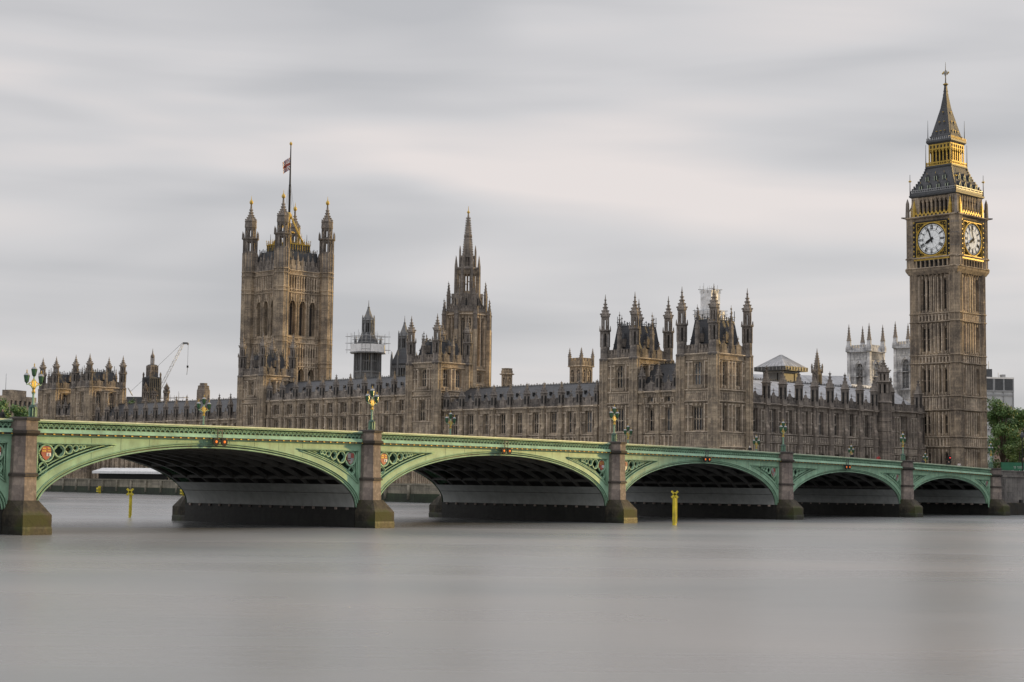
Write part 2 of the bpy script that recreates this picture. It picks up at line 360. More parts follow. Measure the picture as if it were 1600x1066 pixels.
for ai, a in enumerate(ARCH):
    c, h, cz = a; l0, l1 = LIM[ai]; l0 += .8; l1 -= .8
    seen = ai < 6
    mb = MB(); shields = []
    for side in ((0.0, 1), (-BW, -1)):
        y0, sg = side
        NS = 120
        ss = sorted(set([round(l0 + (l1 - l0) * i / NS, 4) for i in range(NS + 1)] + [round(x, 4) for x, z in ell(a, 80)]))
        cols = []
        for s in ss:
            zt = TP(s) - 1.18
            so_ = .44 if sg == 1 else 0.0
            zi = intr(a, s, so_, so_ * .86) if abs(s - c) < h + so_ else SPR - 0.6
            zp = TP(s) - 1.83                       # top of the spandrel panel
            zl = intr(a, s, 1.45, 0.95) if abs(s - c) < h + 1.45 else SPR
            edge_ = min(s - (l0 + 0.55), (l1 - 0.55) - s)
            pan = (zl < zp - 0.05) and edge_ > 0 and abs(s - c) > h * 0.3
            cols.append((s, zi, zl, zp, zt, pan))
        for (s0, a0, b0, p0, t0, n0), (s1, a1, b1, p1, t1, n1) in zip(cols[:-1], cols[1:]):
            if n0 and n1:
                mb.quad((s0, y0, a0), (s1, y0, a1), (s1, y0, b1), (s0, y0, b0), 'green')
                mb.quad((s0, y0, p0), (s1, y0, p1), (s1, y0, t1), (s0, y0, t0), 'green')
                yb = y0 - sg * 0.9
                mb.quad((s0, yb, b0), (s1, yb, b1), (s1, yb, p1), (s0, yb, p0), 'green_deep')  # back of the panel coloured darker to paint in the recess shadow
                mb.quad((s0, y0, b0), (s1, y0, b1), (s1, yb, b1), (s0, yb, b0), 'green')
                mb.quad((s0, y0, p0), (s1, y0, p1), (s1, yb, p1), (s0, yb, p0), 'green')
            else:
                mb.quad((s0, y0, a0), (s1, y0, a1), (s1, y0, t1), (s0, y0, t0), 'green')
                if n0 != n1:
                    q = (s0, b0, p0) if n0 else (s1, b1, p1)
                    mb.quad((q[0], y0, q[1]), (q[0], y0 - sg * .9, q[1]), (q[0], y0 - sg * .9, q[2]), (q[0], y0, q[2]), 'green')
        if sg == 1:
            # stepped mouldings round the arch and the spandrel
            eo, ei = ell(a, 72, .44, .44 * .86), ell(a, 72)
            for p, q, p2, q2 in zip(eo[:-1], eo[1:], ei[:-1], ei[1:]):
                mb.quad((p[0], 0, p[1]), (q[0], 0, q[1]), (q[0], -.42, q[1]), (p[0], -.42, p[1]), 'green')
                mb.quad((p[0], -.42, p[1]), (q[0], -.42, q[1]), (q2[0], -.42, q2[1]), (p2[0], -.42, p2[1]), 'green')
            for da in (.31, .05): mb.tube([(x, -.10, z) for x, z in ell(a, 72, da, da * .86)], .075, 'green', 6)
            mb.tube([(x, .02, z) for x, z in ell(a, 72, .47, .41)], .05, 'green', 5)
            for da, db, yo, w in ((1.45, 0.95, 0.03, 0.07), (1.72, 1.17, -0.12, 0.07), (2.0, 1.38, -0.28, 0.07)):
                for sd in (0, 1):
                    pts = []
                    for x, z in ell(a, 90, da, db):
                        if (x < c) == (sd == 0) and l0 + 0.55 < x < l1 - 0.55 and z < TP(x) - 1.86: pts.append((x, yo, z))
                    if len(pts) > 2: mb.tube(pts, w, 'green', 5)
            for sd in (0, 1):
                xe = l0 + 0.55 if sd == 0 else l1 - 0.55
                dr = 1 if sd == 0 else -1
                zlo = intr(a, xe, 1.45, 0.95) if abs(xe - c) < h + 1.45 else SPR
                for k in range(3):
                    mb.tube([(xe + dr * 0.13 * k, 0.02 - 0.14 * k, zlo + 0.3 * k), (xe + dr * 0.13 * k, 0.02 - 0.14 * k, TP(xe) - 1.83)], 0.055, 'green', 5)
                # top edge of panel
                pts = []; s = xe
                while abs(s - c) > 0.3 * h and intr(a, s, 1.45, 0.95) < TP(s) - 1.87: pts.append((s, 0.03, TP(s) - 1.83)); s += dr * 0.5
                if len(pts) > 1: mb.tube(pts, 0.06, 'green', 5); mb.tube([(p[0], -0.2, p[2] - 0.12) for p in pts], 0.06, 'green', 5)
                # tracery: circles shrinking along the panel
                x = xe + dr * 0.25; first = True
                for q in range(7):
                    r = 0.95
                    while r > 0.10:
                        cx = x + dr * r; zt = TP(cx) - 1.93
                        zz = max(intr(a, cx + dr * r * t, 2.0, 1.38) for t in (0.0, 0.5, 0.8))
                        if zt - 2 * r >= zz - 0.12 * r and (not first or r <= 0.68): break
                        r -= 0.02
                    if r <= 0.11: break
                    ring_tube(mb, cx, zt - r, -0.12, r, 0.085, 'green')
                    if first:
                        if seen: shields.append((cx, zt - r, r, 0 if (ai, sd) in ((4, 1), (3, 0), (3, 1), (5, 0), (1, 1)) else 1))
                        ring_tube(mb, cx, zt - r, -0.2, r * 0.98, 0.075, 'green', 1)
                        r2 = 0.40; mb_z = zt - 2 * r - r2 - 0.05
                        ring_tube(mb, xe + dr * (0.3 + r2), mb_z, -0.14, r2, 0.055, 'green'); ring_tube(mb, xe + dr * (0.3 + r2), mb_z, -0.2, r2 * .9, 0.05, 'green', 1)
                        ring_tube(mb, xe + dr * (0.5), mb_z - 0.75, -0.14, 0.24, 0.05, 'green')
                    else: ring_tube(mb, cx, zt - r, -0.2, r * 0.95, 0.07, 'green', 1)
                    first = False
                    x = cx + dr * r + dr * 0.04
            # plate joints on the face
            s = l0 + 2
            while s < l1 - 1:
                if abs(s - c) < h - 1:
                    z1_ = TP(s) - 1.2; z0_ = intr(a, s, .35, .3)
                    if z1_ - z0_ < 2.2: mb.box(s - 0.012, s + 0.012, -0.01, 0.008, z0_, z1_, 'green_deep')
                s += 2.9
    span = mb.build('arch_span', bridge)
    for cx, cz_, r, kind in shields:
        sm, mt = shield(cx, cz_, -0.22, r * 1.6, kind); sm.build('shield', span, mt)
    # ribs, purlins, deck plate, skewback plating
    rb = MB()
    NR = 11
    for k in range(NR):
        yy = -0.5 - (BW - 1.0) * k / (NR - 1)
        lo = ell(a, 36); hi = ell(a, 36, 0.15, 0.55)
        vs = []; fs = []
        for i in range(37):
            vs += [(lo[i][0], yy - .14, lo[i][1]), (lo[i][0], yy + .14, lo[i][1]), (hi[i][0], yy + .14, hi[i][1]), (hi[i][0], yy - .14, hi[i][1])]
        for i in range(36):
            b = 4 * i
            for q in range(4): fs.append((b + q, b + (q + 1) % 4, b + 4 + (q + 1) % 4, b + 4 + q))
        rb.add(vs, fs, 'rib')
    for i in range(3, 34, 3):
        x, z = ell(a, 36, 0.05, 0.2)[i]
        rb.box(x - 0.12, x + 0.12, -BW + 0.3, -0.3, z - 0.1, z + 0.2, 'rib')
    rb.build('rib_frame', span)
    el = ell(a, 160, -0.05, -0.05)
    for sd in (0, 1):
        sk = MB()
        pr = [p for p in el if p[1] < 4.05 and ((p[0] < c) == (sd == 0))]
        for p, q in zip(pr[:-1], pr[1:]): sk.quad((p[0], -0.25, p[1]), (q[0], -0.25, q[1]), (q[0], -BW + .25, q[1]), (p[0], -BW + .25, p[1]), 'soffit')
        xe = c - h if sd == 0 else c + h
        for k in range(16):
            yy = -1 - (BW - 2) * k / 15
            sk.box(xe - 0.3, xe + 0.3, yy - .13, yy + .13, SPR - 0.24, SPR - 0.02, 'granite')
        sk.build('skewback_plating', span)
# deck
mb = MB()
S_ = [-14 + i * 2.0 for i in range(133)]
for s0, s1 in zip(S_[:-1], S_[1:]):
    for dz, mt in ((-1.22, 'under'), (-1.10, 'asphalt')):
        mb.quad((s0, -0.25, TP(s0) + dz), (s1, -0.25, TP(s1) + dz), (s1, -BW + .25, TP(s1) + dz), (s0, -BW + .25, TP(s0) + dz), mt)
    for ya, yb in ((-0.3, -4.2), (-BW + .3, -BW + 4.2)):
        mb.quad((s0, ya, TP(s0) - .95), (s1, ya, TP(s1) - .95), (s1, yb, TP(s1) - .95), (s0, yb, TP(s0) - .95), 'granite')
        mb.quad((s0, yb, TP(s0) - .95), (s1, yb, TP(s1) - .95), (s1, yb, TP(s1) - 1.10), (s0, yb, TP(s0) - 1.10), 'granite')
mb.build('deck', bridge)
# parapets, cornice and gilded dentils, span by span
def sweep(mb, s0, s1, sec, mat, step=1.5):   # sec: (y, dz below TP) closed polygon
    n = max(2, int((s1 - s0) / step)); rings = []
    for i in range(n + 1):
        s = s0 + (s1 - s0) * i / n
        rings.append([(s, y, TP(s) + dz) for y, dz in sec])
    mb.loft(rings, mat)
def rect(y0, y1, d0, d1): return [(y0, d0), (y1, d0), (y1, d1), (y0, d1)]
for ai, a in enumerate(ARCH):
    l0, l1 = LIM[ai]; l0 += .8; l1 -= .8
    for near in (1, 0):
        if not near and ai > 5: continue
        g = 1 if near else -1; yb = 0.0 if near else -BW
        mb = MB()
        f = lambda y: yb + g * y
        sweep(mb, l0, l1, rect(f(-0.30), f(0.30), -0.11, 0.0), 'cream_green')
        sweep(mb, l0, l1, rect(f(-0.24), f(0.22), -0.22, -0.11), 'green')
        sweep(mb, l0, l1, rect(f(-0.28), f(-0.22), -0.72, -0.22), 'green_deep')  # backing behind the lattice, its shadow painted as a darker green
        sweep(mb, l0, l1, [(f(-.22), -.72), (f(.16), -.72), (f(.26), -.84), (f(.36), -.98), (f(.42), -1.04), (f(-.22), -1.04)], 'green')
        par = mb.build('parapet', bridge)
        mb = MB()
        sweep(mb, l0, l1, rect(f(-0.22), f(0.34), -1.20, -1.04), 'band')
        sweep(mb, l0, l1, [(f(-.2), -1.28), (f(.14), -1.28), (f(.3), -1.20), (f(-.2), -1.20)], 'green')
        if near:
            s = l0 + 0.4
            while s < l1 - 0.2:
                mb.box(s - .09, s + .09, 0.33, 0.40, TP(s) - 1.17, TP(s) - 1.09, 'gold'); s += 0.84
        mb.build('cornice', par)
        mb = MB(); n = int((l1 - l0) / 0.5); p = (l1 - l0) / n
        for i in range(n):
            s = l0 + p * i; z0 = TP(s + p / 2) - 0.72; hgt = 0.5; y = f(-.02)
            w = .055
            for x0, x1 in ((0, .5), (1, .5)):
                pts = [(s + p * (x0 + (x1 - x0) * t), y, z0 + hgt * .78 * (t ** .55)) for t in (0, .25, .55, 1)]
                mb.tube(pts, w, 'green', 4, False, False)
            if ai < 6 and near: mb.tube([(s + p * .0 + .12 * math.cos(q), y, z0 + hgt * .8 + .10 * math.sin(q)) for q in (0, 1.57, 3.14, 4.71)], .042, 'green', 4, True)
            mb.tube([(s + p * .5 - .1, y, z0 + .16), (s + p * .5, y, z0 + .26), (s + p * .5 + .1, y, z0 + .16)], .042, 'green', 4, False, False)
        mb.build('lattice', par)
# piers
def nose(w, p, z, k=0.5):     # half-octagon plan: width w, projecting p from y=0
    return [(-w, -0.2, z), (-w, p * .35, z), (-w * k, p, z), (w * k, p, z), (w, p * .35, z), (w, -0.2, z)]
for pi_, s in enumerate(PIER + [-1.2]):
    ab = s < 0; t = TP(s)
    for far_ in (0, 1):
        if far_ and ab: continue
        Fm = T(Vector((s - (.1 if ab else 0), 0, 0)))
        if far_: Fm = Fm @ T(Vector((0, -BW, 0))) @ RZ(math.pi)
        mb = MB()
        def st(prof, mat):
            mb.loft([nose(w, p, z) for z, w, p in prof], mat)
        st([(2.0, 1.12, 1.30), (4.45, 1.06, 1.22)], 'granite')
        st([(4.45, 1.18, 1.38), (4.62, 1.18, 1.38), (4.72, 1.06, 1.24)], 'granite_dark')
        st([(4.72, 1.03, 1.20), (t - 1.3, .98, 1.14)], 'granite')
        st([(t - 1.3, 1.02, 1.18), (t - 1.1, 1.2, 1.4), (t - .92, 1.2, 1.4), (t - .86, 1.08, 1.24)], 'granite_dark')
        st([(t - .86, 1.06, 1.2), (t - .10, 1.06, 1.2)], 'granite')
        st([(t - .10, 1.18, 1.34), (t + .08, 1.18, 1.34), (t + .14, 1.0, 1.15)], 'granite_dark')
        pr = mb.build('pier', bridge, Fm)
        mb = MB()
        mb.loft([nose(1.5, 2.3, .55, .86), nose(1.5, 2.3, 1.5, .86), nose(1.14, 1.4, 2.6, .6)], 'moss'); mb.loft([nose(1.53, 2.34, -2, .86), nose(1.53, 2.34, .45, .86), nose(1.5, 2.3, .62, .86)], 'tide')
        mb.build('cutwater', pr)
    mb = MB()
    if not ab:
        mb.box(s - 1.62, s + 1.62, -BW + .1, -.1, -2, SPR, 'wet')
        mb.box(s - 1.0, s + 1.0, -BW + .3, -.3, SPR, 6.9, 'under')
    else: mb.box(s - 6, s + 1.1, -BW + .1, -.3, -2, 6.3, 'wet')
    mb.build('pier_body', bridge)
# west abutment and embankment wall
ab = thing('embankment_wall', BR(-1.2, 0), BROT, 'grey stone block wall running right from the last bridge arch to the picture edge', 'wall')
mb = MB(); mb.box(-70, -1.4, -3, 0.25, 2.0, 6.25, 'abut'); mb.build('wall_face', ab)
mb = MB(); mb.box(-70, -1.4, -3, 0.9, -2, 2.0, 'wet'); mb.build('footing', ab)
mb = MB()
mb.box(-12.2, -1.4, -0.4, 0.45, 6.25, 6.5, 'abut'); mb.box(-12.2, -1.4, -.3, .2, 6.5, 7.15, 'abut'); mb.box(-12.2, -1.4, -.4, .35, 7.15, 7.32, 'abut')
mb.loft([[(-12.2, y, z) for y, z in ((-.3, 6.25), (.35, 6.25), (.35, 7.32), (-.3, 7.32))], [(-16, y, z) for y, z in ((-.3, 5.2), (.35, 5.2), (.35, 6.2), (-.3, 6.2))]], 'abut')
mb.box(-70, -16, -.3, .35, 5.2, 6.3, 'abut')
mb.build('coping', ab)
for sx in (-5.5, ):
    mb = MB(); mb.loft([nose(.75, .9, 1.9), nose(.7, .8, 6.2)], 'abut'); mb.build('buttress', ab, T(Vector((sx + 2.6, .1, 0))))
mb = MB(); mb.box(-10.8, -10.0, 0.2, 0.6, 1.9, 2.5, 'black'); mb.build('drain_outlet', ab)

# ------------------------------------------------------------------ bridge lamps
def lantern(sc_=1.0):
    mb = MB(); k = sc_
    mb.ngon(0, 0, [(0, .06 * k), (.10 * k, .16 * k), (.16 * k, .19 * k)], 8, 'green_deep')
    mb.ngon(0, 0, [(.80 * k, .33 * k), (.86 * k, .34 * k)], 8, 'green_deep'); mb.ngon(0, 0, [(.86 * k, .33 * k), (1.0 * k, .24 * k), (1.10 * k, .10 * k)], 8, 'steel')
    for q in range(8):
        t = math.pi / 8 + q * math.pi / 4
        mb.tube([(.195 * k * math.cos(t), .195 * k * math.sin(t), .15 * k), (.32 * k * math.cos(t), .32 * k * math.sin(t), .82 * k)], .022 * k, 'black', 4)
    mb.ngon(0, 0, [(1.10 * k, .05 * k), (1.16 * k, .085 * k), (1.24 * k, .04 * k), (1.32 * k, .07 * k), (1.5 * k, .01)], 6, 'gold')
    g = MB(); g.ngon(0, 0, [(.15 * k, .185 * k), (.80 * k, .31 * k)], 8, 'lampglass')
    return mb.mesh('lantern'), g.mesh('lantern_glass')
LM, LG = lantern(0.85)
def make_lamp():
    o = thing('street_lamp', (0, 0, 0), 0, '', 'street lamp', 'triple lantern lamps along the bridge')
    mb = MB()
    mb.ngon(0, 0, [(-.1, .42), (.10, .42), (.16, .36), (.85, .33), (.9, .40), (1.0, .40), (1.05, .34), (1.2, .2)], 8, 'green_deep')
    for q in range(8):
        t = q * math.pi / 4
        mb.box(.34 * math.cos(t) - .03, .34 * math.cos(t) + .03, .34 * math.sin(t) - .03, .34 * math.sin(t) + .03, .1, .95, 'green')
    mb.build('pedestal', o)
    mb = MB(); mb.ngon(0, 0, [(1.05, .17), (1.2, .12), (2.15, .10), (2.2, .17), (2.28, .17), (2.3, .1)], 8, 'green'); mb.build('column', o)
    mb = MB()
    mb.ngon(0, 0, [(2.28, .16), (2.36, .22), (2.42, .13), (2.6, .12), (2.72, .2), (2.8, .1)], 8, 'gold')
    # pierced diamond with a ring, between the arms
    def curve(pts, w, m='gold'): mb.tube(pts, w, m, 5)
    for sg in (-1, 1):
        curve([(0, 0, 2.62), (sg * .14, 0, 2.74), (sg * .3, 0, 2.95), (sg * .62, 0, 3.1)], .045)
        curve([(0, 0, 3.62), (sg * .12, 0, 3.45), (sg * .3, 0, 3.24), (sg * .62, 0, 3.1)], .045)
    mb.loft([[(.26 * math.cos(q), y, 3.1 + .30 * math.sin(q)) for q in [2 * math.pi * i / 10 for i in range(10)]] for y in (-.05, .05)], 'gold')
    mb.build('gilded_crest', o)
    mb = MB()
    for sg in (-1, 1):
        mb.tube([(0, 0, 2.5), (sg * .3, 0, 2.9), (sg * .62, 0, 3.04), (sg * .82, 0, 3.0), (sg * .86, 0, 3.12)], .055, 'green', 6)
    mb.tube([(0, 0, 2.5), (0, 0, 3.85)], .07, 'green', 6); mb.build('arm', o)
    for x, z in ((-.86, 3.1), (.86, 3.1), (0, 3.72)):
        l = link('lantern', LM, o, T(Vector((x, 0, z)))); link('glass', LG, l)
    return o
lamp0 = make_lamp()
near_l = [(-1.2, 'at the right end of the bridge, beside the trees'), (30.4, 'on the pier left of the clock tower foot'), (65.3, 'on the pier right of the corner towers'),
          (103.3, 'on the middle pier, below the corner towers'), (142.9, 'on the pier between the two largest arches'), (180.8, 'on the leftmost pier, largest of all'), (217, 'off to the left of the nearest pier')]
far_l = [(-28.3, 'small, on the far parapet before the clock tower'), (0.4, 'small, on the far parapet before the dark north front'), (31.6, 'small, on the far parapet below the nearest corner tower'), (66.3, 'on the far parapet just right of the middle pier'), (104.0, 'on the far parapet over the second arch'), (143.1, 'on the far parapet over the leftmost arch')]
first = True
for n_, lst in ((0.25, near_l[:6]), (BW - .2, far_l)):
    for s, lb in lst:
        o = lamp0 if first else copy_tree(lamp0); first = False
        o.location = BR(s, n_, TP(s) + (.12 if n_ < 1 else 0.0)); o.rotation_euler = (0, 0, BROT + (R(8) if n_ < 1 else 0)); o.scale = (.86, .86, .86)
        if n_ > 1: o.scale = (.82, .82, .82)
        o['label'] = 'green and gold triple lantern lamp ' + lb
# navigation lights hung over the arch crowns
def nav_light():
    o = thing('signal_light', (0, 0, 0), 0, '', 'signal light', 'amber navigation lights over the arches')
    mb = MB()
    for x in (-.42, .42):
        mb.box(x * .6 - .03, x * .6 + .03, -.06, .0, .05, 1.05, 'iron')
    mb.box(-.3, .3, -.06, 0, .95, 1.02, 'iron'); mb.box(-.3, .3, -.06, 0, .55, .6, 'iron'); mb.box(-.5, .5, -.12, -.04, .0, .09, 'iron'); mb.tube([(-.25, .0, 1.0), (-.25, -.4, 1.2)], .03, 'iron', 4); mb.tube([(.25, .0, 1.0), (.25, -.4, 1.2)], .03, 'iron', 4)
    mb.build('bracket', o)
    for x in (-.46, .46):
        mb = MB(); mb.loft([[(x + r * math.cos(q), y, r * math.sin(q)) for q in [2 * math.pi * i / 20 for i in range(20)]] for y, r in ((-.1, .32), (.0, .36), (.05, .36), (.06, .22))], 'black')
        d = mb.build('lamp_housing', o)
        mb = MB(); mb.loft([[(x + r * math.cos(q), y, r * math.sin(q)) for q in [2 * math.pi * i / 14 for i in range(14)]] for y, r in ((.05, .12), (.09, .11), (.12, .05))], 'amber'); mb.build('lens', d)
    return o
nv = nav_light()
for i, (s, lb) in enumerate(((162.4, 'largest left arch'), (123.55, 'second arch from the left'), (85.0, 'third arch'), (49.0, 'fourth arch'))):
    o = nv if i == 0 else copy_tree(nv)
    o.location = BR(s, -.55, TP(s) - 1.40); o.rotation_euler = (0, 0, BROT); o['label'] = 'pair of amber signal lamps hung over the crown of the ' + lb
# ------------------------------------------------------------------ yellow river marker posts
def post(x, y, h, label, w=.22):
    o = thing('marker_post', (x, y, 0), 0, label, 'marker post', 'yellow river marker posts')
    mb = MB(); mb.ngon(0, 0, [(-2, w), (h - .7, w * .9), (h - .68, w)], 10, 'yellow'); mb.box(w * .9, w * 1.3, -.06, .06, .2, h - .4, 'yellow'); mb.build('pole', o)
    mb = MB()
    for a in (R(45), R(-45)):
        mb.F = T(Vector((0, -.25, h - .32))) @ Matrix.Rotation(a, 4, 'Y'); mb.box(-.5, .5, -.04, .04, -.11, .11, 'yellow')
    mb.F = I4; mb.box(-.05, .05, -.25, 0, h - .7, h - .1, 'yellow'); mb.build('top_cross', o)
    return o
post(-41.9, 184.5, 3.15, 'slim yellow marker post with a cross top, standing in the river under the left arch', .15)
post(17.8, 180.9, 3.65, 'bright yellow marker post with a cross top in front of the middle arch', .24)
for (x, y), lb in (((-107.2, 436.3), 'small yellow marker fixed to the algae wall left of the slim river post'), ((-79.6, 407.2), 'small yellow marker fixed to the algae wall beside the dark pier end')):
    o = thing('wall_marker', (x, y, 0), PA, lb, 'marker')
    mb = MB(); mb.box(-.7, .1, -.45, .45, .35, .75, 'yellow'); mb.box(-.7, .1, -.45, .45, 1.0, 1.5, 'yellow'); mb.build('board', o)
    mb = MB(); mb.box(-.3, .3, -.2, .2, -1, 1.9, 'yellow'); mb.build('bracket', o)
# ------------------------------------------------------------------ gothic kit
PALE = {'stone': 'stone_pale', 'stone_tower': 'stone_pale', 'stone_grey': 'stone_grey_pale'}  # raised members take the paler copy, painting light against the recesses
_win = {}
def window_mesh(w, h, style, mat):
    key = (round(w, 2), round(h, 2), style, mat)
    if key in _win: return _win[key]
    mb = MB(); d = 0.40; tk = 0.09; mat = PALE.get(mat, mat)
    if style != 'slit':
        mb.box(-w / 2, -w / 2 + tk, -d * .6, 0, 0, h, mat); mb.box(w / 2 - tk, w / 2, -d * .6, 0, 0, h, mat); mb.box(-w / 2, w / 2, -d, 0.0, -.06, .10, mat)
        n = 1 if style == 'big' else max(1, int(round(w / 0.62)) - 1)
        for i in range(n):
            x = -w / 2 + w * (i + 1) / (n + 1); mb.box(x - .055, x + .055, -d * .5, 0, 0, h, mat)
        if style == 'big': pass
        elif h > 3: mb.box(-w / 2, w / 2, -d * .5, 0, h * .46, h * .46 + .12, mat)
        elif h > 2: mb.box(-w / 2, w / 2, -d * .5, 0, h * .5, h * .5 + .1, mat)
        if style in ('arch', 'big'):
            rise = min(w * .75, h * .35); K = 7
            for sg in (-1, 1):
                P = [(sg * w / 2, h)] + [(sg * (w / 2) * max(0.0, math.cos(1.5708 * i / K)) ** .8, h - rise + rise * math.sin(1.5708 * i / K)) for i in range(K + 1)]
                mb.loft([[(x, y, z) for x, z in P] for y in (-d * .9, 0)], mat)
            for i in range(n + 1):
                x0 = -w / 2 + w * i / (n + 1); x1 = -w / 2 + w * (i + 1) / (n + 1)
                mb.tube([(x0, -.1, h - rise * 1.1), ((x0 + x1) / 2, -.1, h - rise * .55), (x1, -.1, h - rise * 1.1)], .06, mat, 4)
        else:
            mb.box(-w / 2, w / 2, -d * .8, 0, h - .12, h + .02, mat)
            for i in range(n + 1):
                x0 = -w / 2 + w * i / (n + 1); x1 = -w / 2 + w * (i + 1) / (n + 1)
                mb.tube([(x0, -.1, h - .55), ((x0 + x1) / 2, -.1, h - .2), (x1, -.1, h - .55)], .06, mat, 4)
    else:
        mb.box(-w / 2, w / 2, -.1, 0, -.05, .05, mat); mb.box(-w / 2, w / 2, -.1, 0, h * .5 - .06, h * .5 + .06, mat)
        mb.box(-w / 2, w / 2, -.2, 0, h - .25, h, mat)
    p = MB(); p.quad((-w / 2, 0.02, 0), (w / 2, 0.02, 0), (w / 2, 0.02, h), (-w / 2, 0.02, h), 'glass_dark' if style in ('big', 'slit') else 'glass')
    _win[key] = (mb.mesh('window'), p.mesh('window_pane')); return _win[key]
def put_window(parent, F, xc, zb, w, h, style, mat, t=.4, pane=True):
    a, b = window_mesh(w, h, style, mat)
    o = link('window', a, parent, F @ T(Vector((xc, t, zb))))
    if pane: link('pane', b, o)
    return o
def wall(mb, F, L, z0, z1, wins, mat, parent, t=.7):
    """one wall face, window openings cut through it; wins: (xc, zb, w, h, style)"""
    xs = sorted(set([0, L] + [round(q, 4) for x, zb, w, h, s in wins for q in (x - w / 2, x + w / 2)]))
    zs = sorted(set([z0, z1] + [round(q, 4) for x, zb, w, h, s in wins for q in (zb, zb + h)]))
    old = mb.F; mb.F = old @ F
    for x0, x1 in zip(xs[:-1], xs[1:]):
        for za, zb_ in zip(zs[:-1], zs[1:]):
            cx, cz = (x0 + x1) / 2, (za + zb_) / 2
            if any(abs(cx - x) < w / 2 and zb < cz < zb + h for x, zb, w, h, s in wins): continue
            mb.quad((x0, 0, za), (x1, 0, za), (x1, 0, zb_), (x0, 0, zb_), mat)
    for x, zb, w, h, s in wins:
        a, b = x - w / 2, x + w / 2
        for p, q in (((a, zb), (a, zb + h)), ((b, zb), (b, zb + h)), ((a, zb), (b, zb)), ((a, zb + h), (b, zb + h))):
            mb.quad((p[0], 0, p[1]), (q[0], 0, q[1]), (q[0], t, q[1]), (p[0], t, p[1]), mat)
    mb.F = old
    for x, zb, w, h, s in wins: put_window(parent, old @ F if old is not I4 else F, x, zb, w, h, s, mat, t)
def panels(mb, F, x0, x1, z0, z1, sp, mat, proud=.32, w=.12, wins=(), cap=True):
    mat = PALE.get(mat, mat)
    old = mb.F; mb.F = old @ F; n = max(1, int(round((x1 - x0) / sp)))
    for i in range(n + 1):
        x = x0 + (x1 - x0) * i / n
        hit = [q for q in wins if abs(x - q[0]) < q[2] / 2 - .02 and q[1] < z1 and q[1] + q[3] > z0]
        segs = [(z0, z1)]
        for q in hit: segs = [(a, b) for s in segs for a, b in ((s[0], min(s[1], q[1] - .1)), (max(s[0], q[1] + q[3] + .1), s[1])) if b - a > .25]
        for a, b in segs: mb.box(x - w / 2, x + w / 2, -proud, .02, a, b, mat)
        if cap and i < n and not hit:
            xm = x + (x1 - x0) / n / 2
            if not any(abs(xm - q[0]) < q[2] / 2 + .1 and q[1] < z1 and q[1] + q[3] > z0 + (z1 - z0) * .6 for q in wins):
                mb.box(x + w / 2, xm * 2 - x - w / 2, -proud * .55, .02, z1 - .28, z1 - .02, mat)
                if z1 - z0 > 3.2: mb.box(x + w / 2, xm * 2 - x - w / 2, -proud * .55, .02, (z0 + z1) / 2 - .12, (z0 + z1) / 2 + .12, mat)
    mb.F = old
def string(mb, F, x0, x1, z, h, mat, pr=.28):
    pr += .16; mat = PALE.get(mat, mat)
    old = mb.F; mb.F = old @ F
    mb.loft([[(x, y, zz) for y, zz in ((.02, z), (-pr * .4, z), (-pr, z + h * .45), (-pr, z + h * .7), (.02, z + h))] for x in (x0, x1)], mat)
    mb.F = old
def parapet(mb, F, x0, x1, z, h, mat, sp=1.25, th=.3, gab=None):
    old = mb.F; mb.F = old @ F
    mb.box(x0, x1, -.12, th, z, z + h * .55, mat)
    n = max(1, int(round((x1 - x0) / sp))); p = (x1 - x0) / n
    for i in range(n):
        x = x0 + p * (i + .5)
        mb.box(x - p * .3, x + p * .3, -.12, th, z + h * .55, z + h * .92, mat); mb.box(x - p * .34, x + p * .34, -.18, th + .06, z + h * .92, z + h, mat)
        mb.box(x - p * .22, x - p * .06, -.17, -.1, z + .08, z + h * .5, mat); mb.box(x + p * .06, x + p * .22, -.17, -.1, z + .08, z + h * .5, mat)
    for g in (gab or ()):
        mb.loft([[(g - .75, y, z), (g + .75, y, z), (g + .75, y, z + h * 1.0), (g + .22, y, z + h * 1.15), (g, y, z + h * 1.5), (g - .22, y, z + h * 1.15), (g - .75, y, z + h * 1.0)] for y in (-.22, th)], mat)
        mb.tube([(g, 0, z + h * 1.45), (g, 0, z + h * 2.1)], .07, mat, 4); mb.box(g - .16, g + .16, -.16, .16, z + h * 1.75, z + h * 1.85, mat)
    mb.F = old
_tur = {}
